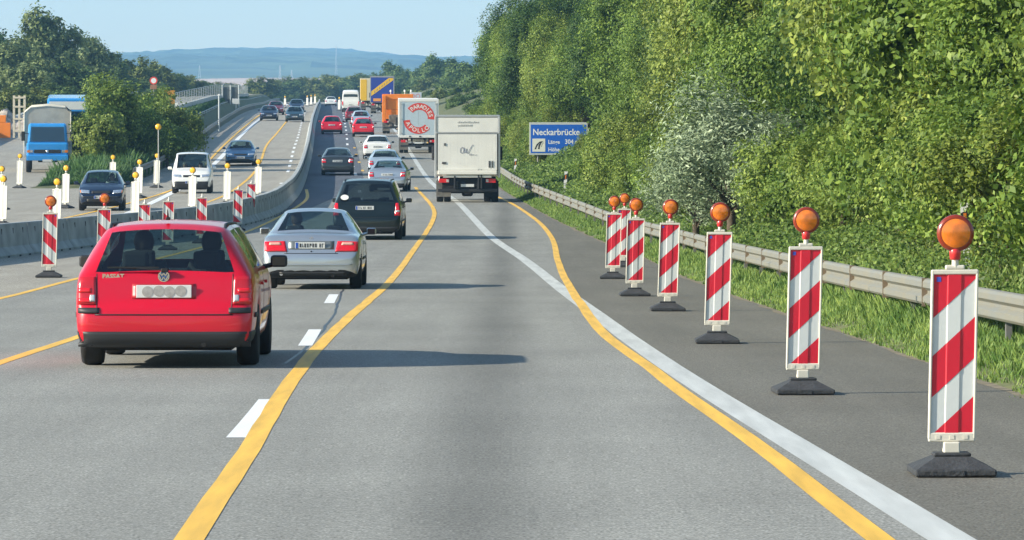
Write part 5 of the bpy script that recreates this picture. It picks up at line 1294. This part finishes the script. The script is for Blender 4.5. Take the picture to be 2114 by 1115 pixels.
def crown_pts(seed, rx, rz, zc, nl, nleaf, lobe=(.28,.5), low=0.0, clump=.30, per=22, fill=.22, droop=.35):
    """leaves in twig clumps on the shells of many lobes, plus coarse filling leaves inside"""
    rs = np.random.RandomState(seed); cs = []
    for k in range(nl):
        while True:
            d = rs.normal(size=3); d /= np.linalg.norm(d)
            if d[2] > -.8: break
        cs.append((d*rs.uniform(.30, .86), rs.uniform(*lobe)))
    tot = sum(q**2 for _, q in cs); sc = np.array([rx, rx, rz]); P0 = []; N0 = []; S0 = []
    ncl = max(1, int(nleaf*(1-fill)/per))
    for c, q in cs:
        m = max(2, int(ncl*q*q/tot)); d = rs.normal(size=(m, 3)); d /= np.linalg.norm(d, axis=1)[:, None]
        cen = (c+d*(q*rs.uniform(.72, 1.16, m))[:, None])*sc; out = d+c*.7+np.array([0,0,.15]); out /= np.linalg.norm(out, axis=1)[:, None]
        k = rs.randint(per//2, per*3//2, m); idx = np.repeat(np.arange(m), k); n = len(idx)
        cr = clump*rs.uniform(.5, 1.25, m)[idx]; off = rs.normal(size=(n, 3))*np.array([.5,.5,.42])*cr[:, None]; off[:, 2] -= np.abs(rs.normal(size=n))*cr*droop
        P0.append(cen[idx]+off); cn = out+rs.normal(size=(m, 3))*.35; N0.append(cn[idx]+rs.normal(size=(n, 3))*.42+np.array([0,0,.35])); S0.append(np.ones(n))
        nf = int(nleaf*fill*q*q/tot); d = rs.normal(size=(nf, 3)); d /= np.linalg.norm(d, axis=1)[:, None]
        P0.append((c+d*(q*rs.uniform(.2, .78, nf))[:, None])*sc); N0.append(d+rs.normal(size=(nf, 3))*.5); S0.append(np.full(nf, 1.12))
    p = np.concatenate(P0); nn = np.concatenate(N0); ss = np.concatenate(S0); p[:, 2] += zc
    keep = p[:, 2] > low; return p[keep], nn[keep], ss[keep], cs
def leafmat(name, col, col2, tr=.35, isl=.5, rough=.5, vs=.6):
    return mat(name, (col[0], col[1], col[2]*.85), rough, 0, .22, var=.3, vscale=vs, var2=(col2[0], col2[1], col2[2]*.95), isl=isl, transl=tr)
LM = {
 'green': leafmat('leaf_green', (.115,.215,.040), (.225,.345,.070)),
 'fresh': leafmat('leaf_fresh', (.150,.255,.045), (.295,.400,.095)),
 'olive': leafmat('leaf_olive', (.165,.245,.045), (.300,.385,.090)),
 'dark':  leafmat('leaf_dark', (.055,.120,.032), (.090,.170,.044)),
 'silver':leafmat('leaf_silver', (.19,.29,.15), (.40,.49,.34), .2),
 'far':   leafmat('leaf_far', (.100,.180,.050), (.180,.265,.080), .2, .3, .6, .25),
 'fary':  leafmat('leaf_far_yellow', (.125,.180,.040), (.220,.260,.070), .2, .3, .6, .25),
 'farg':  leafmat('leaf_far_grey', (.175,.245,.100), (.280,.345,.150), .2, .3, .6, .25),
 'weed':  leafmat('leaf_weed', (.12,.20,.045), (.22,.30,.09), .3),
}
M_bark = mat('bark', (.10,.075,.05), .9, var=.3, vscale=6, bump=.5, bscale=20)
def make_tree(name, seed, rx, h, kind, nleaf, leaf, nl=26, low=.15, lobe=(.28,.5), aspect=.55, clump=.30, droop=.35):
    root = empty(name, (0,0,0)); zc = h*.55; rz = h*.5
    p, n, ss, cs = crown_pts(seed, rx, rz, zc, nl, nleaf, lobe, low=low, clump=clump, droop=droop)
    rs = np.random.RandomState(seed+5); nrm = n
    s = leaf*rs.uniform(.6, 1.4, len(p))*ss; me = leaf_mesh('crown', p, nrm, s, LM[kind], aspect, seed)
    c = bpy.data.objects.new('crown', me); link(c, root)
    t = MB(); r0 = max(.05, h*.022); t.tube([(0,0,-.4),(.05,.03,h*.25),(-.04,.05,h*.5),(.0,.0,h*.8)], [r0*1.3,r0,r0*.65,r0*.2], 8)
    for k, (cc, q) in enumerate(cs[:18]):
        e = Vector((cc[0]*rx*1.0, cc[1]*rx*1.0, zc+cc[2]*rz*1.0)); st = Vector((0,0,max(.3, e.z*.45))); t.tube([st, (st+e)/2+Vector((0,0,.1*h*.2)), e], [r0*.5,r0*.3,r0*.1], 5)
    t.build('trunk', M_bark, root)
    return root
def scatter(protos, items, name_group):
    usedp = set()
    for (k, x, y, z, rz, s, lab, cat) in items:
        src = protos[k]; o = src if k not in usedp else copy_tree(src); usedp.add(k)
        o.location = (x, y, z); o.rotation_euler = (0, 0, rz); o.scale = s if isinstance(s, tuple) else (s, s, s); tag(o, lab, cat, name_group)
rg_ = random.Random(11)
# right wall of trees
protos = {}
for i, (kind, rx, h) in enumerate((('green',2.7,8.2),('fresh',2.5,7.6),('olive',2.6,7.8),('dark',2.8,8.6),('green',2.4,7.2))):
    protos['t%d' % i] = make_tree('broadleaf_tree', 30+i, rx, h, kind, 56000, (.062,.054,.064,.058,.050)[i], nl=(34,40,30,34,38)[i], low=.05, lobe=(.16,.40), clump=(.34,.28,.36,.30,.26)[i], droop=(.4,1.0,1.3,.5,.8)[i])
labs = {'t0':'mid green tree in the dense wall of foliage behind the guard rail','t1':'fresh green tree in the dense wall of foliage behind the guard rail','t2':'yellowish green tree in the dense wall of foliage behind the guard rail','t3':'dark green tree in the dense wall of foliage behind the guard rail','t4':'lower mid green tree in the dense wall of foliage behind the guard rail'}
items = []; y = 50.0
while y < 318:
    off = 4.7+rg_.uniform(-1.1, 1.3)+(2.6 if 140 < y < 236 else 0); x = RAIL(y)+off
    k = rg_.choice(['t0','t0','t1','t2','t3','t4']); s = rg_.uniform(.72, 1.2)*(1.0 if y < 250 else .95)
    items.append((k, x, y, terr(x, y)-.2, rg_.uniform(0, 6.28), (s, s, s*rg_.uniform(.9, 1.1)), labs[k], 'tree'))
    x2 = x+3.6+rg_.uniform(-.6, .6)
    if y < 290:
        k = rg_.choice(['t0','t1','t3','t3','t4']); items.append((k, x2, y+1.7, terr(x2, y)-.2, rg_.uniform(0, 6.28), s*1.12, labs[k], 'tree'))
    y += rg_.uniform(2.5, 4.0)
scatter(protos, items, 'trees in the green wall behind the guard rail')
# shrubs in front of it
pr = {}
for i, (kind, rx, h, nlf, lf) in enumerate((('fresh',1.25,2.5,16000,.042),('green',1.2,2.2,16000,.042),('olive',1.3,2.9,18000,.042),('silver',1.7,4.0,17000,.060))):
    pr['s%d' % i] = make_tree('silver_shrub' if kind == 'silver' else 'leafy_shrub', 60+i, rx, h, kind, nlf, lf, nl=20, low=.0, aspect=.28 if kind == 'silver' else .55, lobe=(.2,.42), clump=.42 if kind == 'silver' else .20)
sl = {'s0':'fresh green shrub at the foot of the tree wall, just behind the guard rail','s1':'mid green shrub at the foot of the tree wall, just behind the guard rail','s2':'taller yellowish shrub at the foot of the tree wall, just behind the guard rail'}
items = []; y = 46.0
while y < 300:
    off = 2.3+rg_.uniform(-.4, .7); x = RAIL(y)+off+(.5 if 165 < y < 215 else 0); k = rg_.choice(['s0','s0','s1','s2']); s = rg_.uniform(.75, 1.15)
    if 165 < y < 216: s *= .45; x += .9
    if not 94 < y < 108: items.append((k, x, y, terr(x, y)-.15, rg_.uniform(0, 6.28), (s, s, s), sl[k], 'shrub'))
    y += 2.0
scatter(pr, items, 'shrubs behind the guard rail')
scatter(pr, [('s3', px2x(1510,101), 101, terr(px2x(1510,101),101)-.1, 1.0, (1.15,1.15,.92), 'tall silvery leaved shrub standing out pale against the green wall', 'shrub'),
             ('s3', px2x(1440,105), 105, terr(px2x(1440,105),105)-.1, 3.0, (.9,.9,.66), 'lower silvery shrub just left of the tall silvery one', 'shrub'), ('s3', px2x(1590,98), 98, terr(px2x(1590,98),98)-.1, 4.4, (.8,.8,.62), 'silvery shrub on the right of the tall silvery one', 'shrub')], 'silvery shrubs')
# branch of leaves in front of the right part of the sign
scatter({'s1': copy_tree(pr['s1'])}, [('s1', px2x(1288,206), 206, terr(px2x(1288,206),206)-.1, .5, (.9,.9,1.75), 'tall shrub touching the right edge of the blue sign', 'shrub'), ('s1', px2x(1216,209), 209, terr(px2x(1216,209),209)-.1, 2.5, (.38,.38,.52), 'small shrub that covers the lower right corner of the blue sign', 'shrub')], 'shrubs by the blue sign')

# weeds and grass: uncountable
def grass_strip(name, label, y0, y1, f0, f1, n, hmin, hmax, m, seed, wid=.008, zf=None):
    rs = np.random.RandomState(seed); ys = y0+(y1-y0)*rs.uniform(0, 1, n)**1.5; a = np.array([f0(y) for y in ys]); b = np.array([f1(y) for y in ys]); u = rs.uniform(0, 1, n); xs = a+(b-a)*u
    zs = np.array([(zf or terr)(x, y) for x, y in zip(xs, ys)]); cl = np.array([noise.noise(Vector((x*1.3, y*.8, 4))) for x, y in zip(xs, ys)])
    h = rs.uniform(hmin, hmax, n)*(1+.7*cl)*np.clip(np.minimum(np.abs(xs-a), np.abs(b-xs))/.8+.25, 0, 1)*np.clip((ys-y0)/6+.3, 0, 1); sc = 1+(ys-y0)/90.0
    ang = rs.uniform(0, 6.28, n); lean = rs.uniform(.1, .6, n)*h; dx, dy = np.cos(ang), np.sin(ang); w_ = wid*sc*rs.uniform(.7, 1.5, n)
    v = np.empty((n, 4, 3)); base = np.stack([xs, ys, zs-.01], 1); side = np.stack([-dy, dx, 0*dx], 1)*w_[:, None]
    v[:, 0] = base-side; v[:, 1] = base+side; mid = base+np.stack([dx*lean*.4, dy*lean*.4, h*.6], 1); v[:, 2] = mid+side*.8; v[:, 3] = base+np.stack([dx*lean, dy*lean, h], 1)
    me = bpy.data.meshes.new(name); me.vertices.add(n*4); me.vertices.foreach_set('co', v.reshape(-1).astype(np.float32)); me.loops.add(n*4); me.loops.foreach_set('vertex_index', np.arange(n*4, dtype=np.int32))
    me.polygons.add(n); me.polygons.foreach_set('loop_start', np.arange(0, n*4, 4, dtype=np.int32)); me.polygons.foreach_set('loop_total', np.full(n, 4, dtype=np.int32)); me.materials.append(m); me.update(calc_edges=True); me.validate()
    o = bpy.data.objects.new(name, me); link(o); tag(o, label, 'grass', kind='stuff'); return o
M_gr = mat('grass_blade', (.115,.250,.045), .6, 0, .3, var=.35, vscale=.9, var2=(.25,.36,.09), isl=.3, transl=.3)
M_gr2 = mat('tall_grass_blade', (.045,.125,.035), .6, 0, .3, var=.3, vscale=.6, var2=(.09,.19,.05), isl=.3, transl=.3)
grass_strip('grass', 'green grass on the verge between the asphalt and the guard rail', 22, 260, lambda y: EDGE(y)-.05+.32*noise.noise(Vector((0, y*.45, 0))), lambda y: RAIL(y)+.5, 110000, .05, .20, M_gr, 1, .005)
grass_strip('grass', 'taller weeds growing up behind the guard rail', 22, 300, lambda y: RAIL(y)+.15, lambda y: RAIL(y)+2.6, 60000, .08, .30, LM['weed'], 2, .007)
rs = np.random.RandomState(9); n = 110000; ys_u = 24+(250-24)*rs.uniform(0, 1, n)**1.6; xo = rs.uniform(0, 1, n)**.7*3.4+.18
pts = np.array([(RAIL(y)+a, y) for y, a in zip(ys_u, xo)]); base = np.array([terr(x, y) for x, y in pts])
hh = np.array([max(0, .30+.28*a/3+.5*noise.noise(Vector((x*.9, y*.55, 2)))) for (x, y), a in zip(pts, xo)])
zz = base+hh*rs.uniform(.1, 1.0, n)**.5; P3 = np.column_stack([pts, zz]); nn = rs.normal(size=(n, 3))*.6+np.array([-.2,-.2,.6])
me = leaf_mesh('undergrowth', P3, nn, .030*(1+(ys_u-38)/110)*rs.uniform(.6, 1.4, n), leafmat('leaf_undergrowth', (.085,.180,.038), (.19,.29,.07)), .5, 9)
o = bpy.data.objects.new('undergrowth', me); link(o); tag(o, 'low leafy undergrowth covering the bank behind the guard rail', 'undergrowth', kind='stuff')
grass_strip('grass', 'sparse weeds poking through the guard rail near the camera', 44, 70, lambda y: RAIL(y)-.18, lambda y: RAIL(y)+.3, 7000, .15, .62, M_gr, 12, .003)
grass_strip('grass', 'tall dark green reeds on the median before the bushes', 203.5, 330, lambda y: RR(y)+.3, lambda y: OE(y)-.1, 60000, .35, 1.0, M_gr2, 3, .013, zf=terr)
grass_strip('grass', 'green slope between the ramp and the opposite carriageway', 300, 620, lambda y: RR(y)+.8, lambda y: OE(y)-2.2, 20000, .3, .6, M_gr2, 4, .03)
# median bushes
pb = {}
for i, (kind, rx, h) in enumerate((('fresh',1.9,4.9),('green',2.0,3.9),('olive',1.6,3.0))):
    pb['b%d' % i] = make_tree('median_bush', 80+i, rx, h, kind, 17000, .085, nl=30, low=.0, lobe=(.18,.40), clump=.35)
bl = [('b0',228,238,1.0,'tallest pointed bush on the median, behind the navy car'),('b1',185,236,.92,'rounded bush left of the tallest bush, overlapping the blue lorry'),('b1',265,246,1.0,'dark bush just right of the tallest bush'),('b2',330,250,1.15,'bush behind the tall lamp pole'),
      ('b0',318,262,.82,'bush rising above the lamp pole bush'),('b2',375,262,1.0,'lowest bush at the right end of the median group'),('b1',290,240,.85,'bush in the middle of the median group'),('b2',210,228,1.0,'small bush at the foot of the tallest bush'),
      ('b2',355,280,.9,'bush behind the right end of the median group'),('b2',160,243,.9,'small bush beside the wheels of the blue lorry'),('b1',345,246,.72,'low dark bush right of the lamp pole')]
items = []
for (k, px, d, s, lab) in bl: x = px2x(px, d); items.append((k, x, d, max(P(d), terr(x, d))-.1, rg_.uniform(0, 6.28), s, lab, 'bush'))
scatter(pb, items, 'bushes on the median')
# far trees: (px, top row, distance, width px, kind)
pf = {}
for i, kind in enumerate(('far','fary','farg','far')):
    pf['f%d' % i] = make_tree('distant_tree', 100+i, 3.4, 8.0, kind, 12000, .19, nl=30, low=.1, lobe=(.15,.36), clump=.55)
FT = [(18,62,430,130,2),(105,2,455,150,2),(-30,20,470,120,0),(62,110,400,130,2),(185,62,480,120,2),(150,120,430,130,3),(228,98,500,100,0),(30,170,370,110,0),(120,180,385,120,3),(200,160,440,110,3),(255,150,500,90,0),(70,225,350,100,1),(10,228,345,90,1),
      (292,112,545,95,1),(330,130,590,90,1),(360,160,610,80,0),(300,165,540,90,3),(395,163,650,80,0),(428,170,700,80,0),(355,140,600,90,3),(385,152,640,90,1),(410,163,680,85,3),(340,185,600,80,3),(450,190,780,60,1),(380,190,640,70,3),(475,196,860,60,1),(415,196,720,60,0),
      (538,158,820,78,1),(516,178,830,50,1),(560,182,850,60,0),(500,196,880,50,1),
      (585,190,960,55,0),(610,180,1000,60,1),(645,178,1010,60,0),(680,168,1020,70,1),(715,172,1010,60,0),(745,165,1000,60,1),(770,162,1000,60,0),(630,196,940,50,3),(665,192,950,55,3),(700,190,960,50,3),(600,200,930,40,3),(730,195,940,50,0),
      (812,124,960,70,3),(840,140,900,60,0),(868,128,860,70,0),(905,108,800,95,0),(945,118,720,95,3),(980,130,620,100,3),(930,160,640,90,0),(890,160,760,70,1),(860,165,820,60,0),(960,175,520,90,3),(925,200,560,70,0),(990,190,440,100,3),(1000,150,500,100,0),(965,215,450,80,0),(990,235,380,70,0),
      (815,160,900,50,0),(790,172,980,50,1),(1010,215,360,80,3),(885,195,640,60,0),(910,225,520,50,1),(940,235,430,60,0)]
FT += [(565+px_*13+((px_*7) % 5), 182-(px_*5) % 11-(6 if px_ > 8 else 0), 935+(px_*17) % 45, 62, (1,0,1,3)[px_ % 4]) for px_ in range(17)]
items = []
fl_ = {'l':'tree in the tall grey green group beyond the ramp at the left','m':'tree in the lower row running down behind the ramp railing','c':'tree in the low belt on the crest behind the traffic','r':'dark tree in the row that closes the view right of the lorries','b':'tree of the pointed clump behind the bridge railing'}
for (px, top, d, wpx, k) in FT:
    if 560 < px < 800 and top > 150: top -= 14; d = min(d, 985); wpx *= 1.3
    x = px2x(px, d); zt = CH+(HY-top)/F*d; z0 = (P(d)+(RAMP(d) if px < 480 else 0)) if d < 1050 else 19; hh = max(3, zt-z0+.5); sxy = wpx/F*d/6.8
    zone = 'l' if px < 265 else 'm' if px < 495 else 'b' if px < 575 else 'c' if px < 790 else 'r'
    if zone == 'm' or zone == 'l': z0 -= .3
    items.append(('f%d' % k, x, d, z0-.4, rg_.uniform(0, 6.28), (sxy, sxy, hh/8.2), fl_[zone], 'tree'))
scatter(pf, items, 'far trees round the road')
# pylon masts far off (thin grey lattice masts in front of the ridge)
for px, top, bot, d in ((578,135,172,3300),(602,145,172,3300),(694,92,165,3900),(412,135,160,3600)):
    q = empty('distant_mast', (px2x(px, d), d, far_z(px2x(px, d), d)-1)); m = MB(); h_ = CH+(HY-top)/F*d-q.location.z
    for s in (-1, 1): m.tube([(s*.9,0,0),(s*.2,0,h_)], .13, 4)
    for k in range(8): a, b = k/8, (k+1)/8; m.tube([((1-2*(k%2))*(.9-.7*a),0,h_*a),((2*(k%2)-1)*(.9-.7*b),0,h_*b)], .07, 4)
    m.build('lattice_mast', mat('mast_grey', (.45,.46,.46), .6), q); tag(q, 'thin pale mast standing before the blue wooded ridge', 'mast', 'thin masts before the ridge')
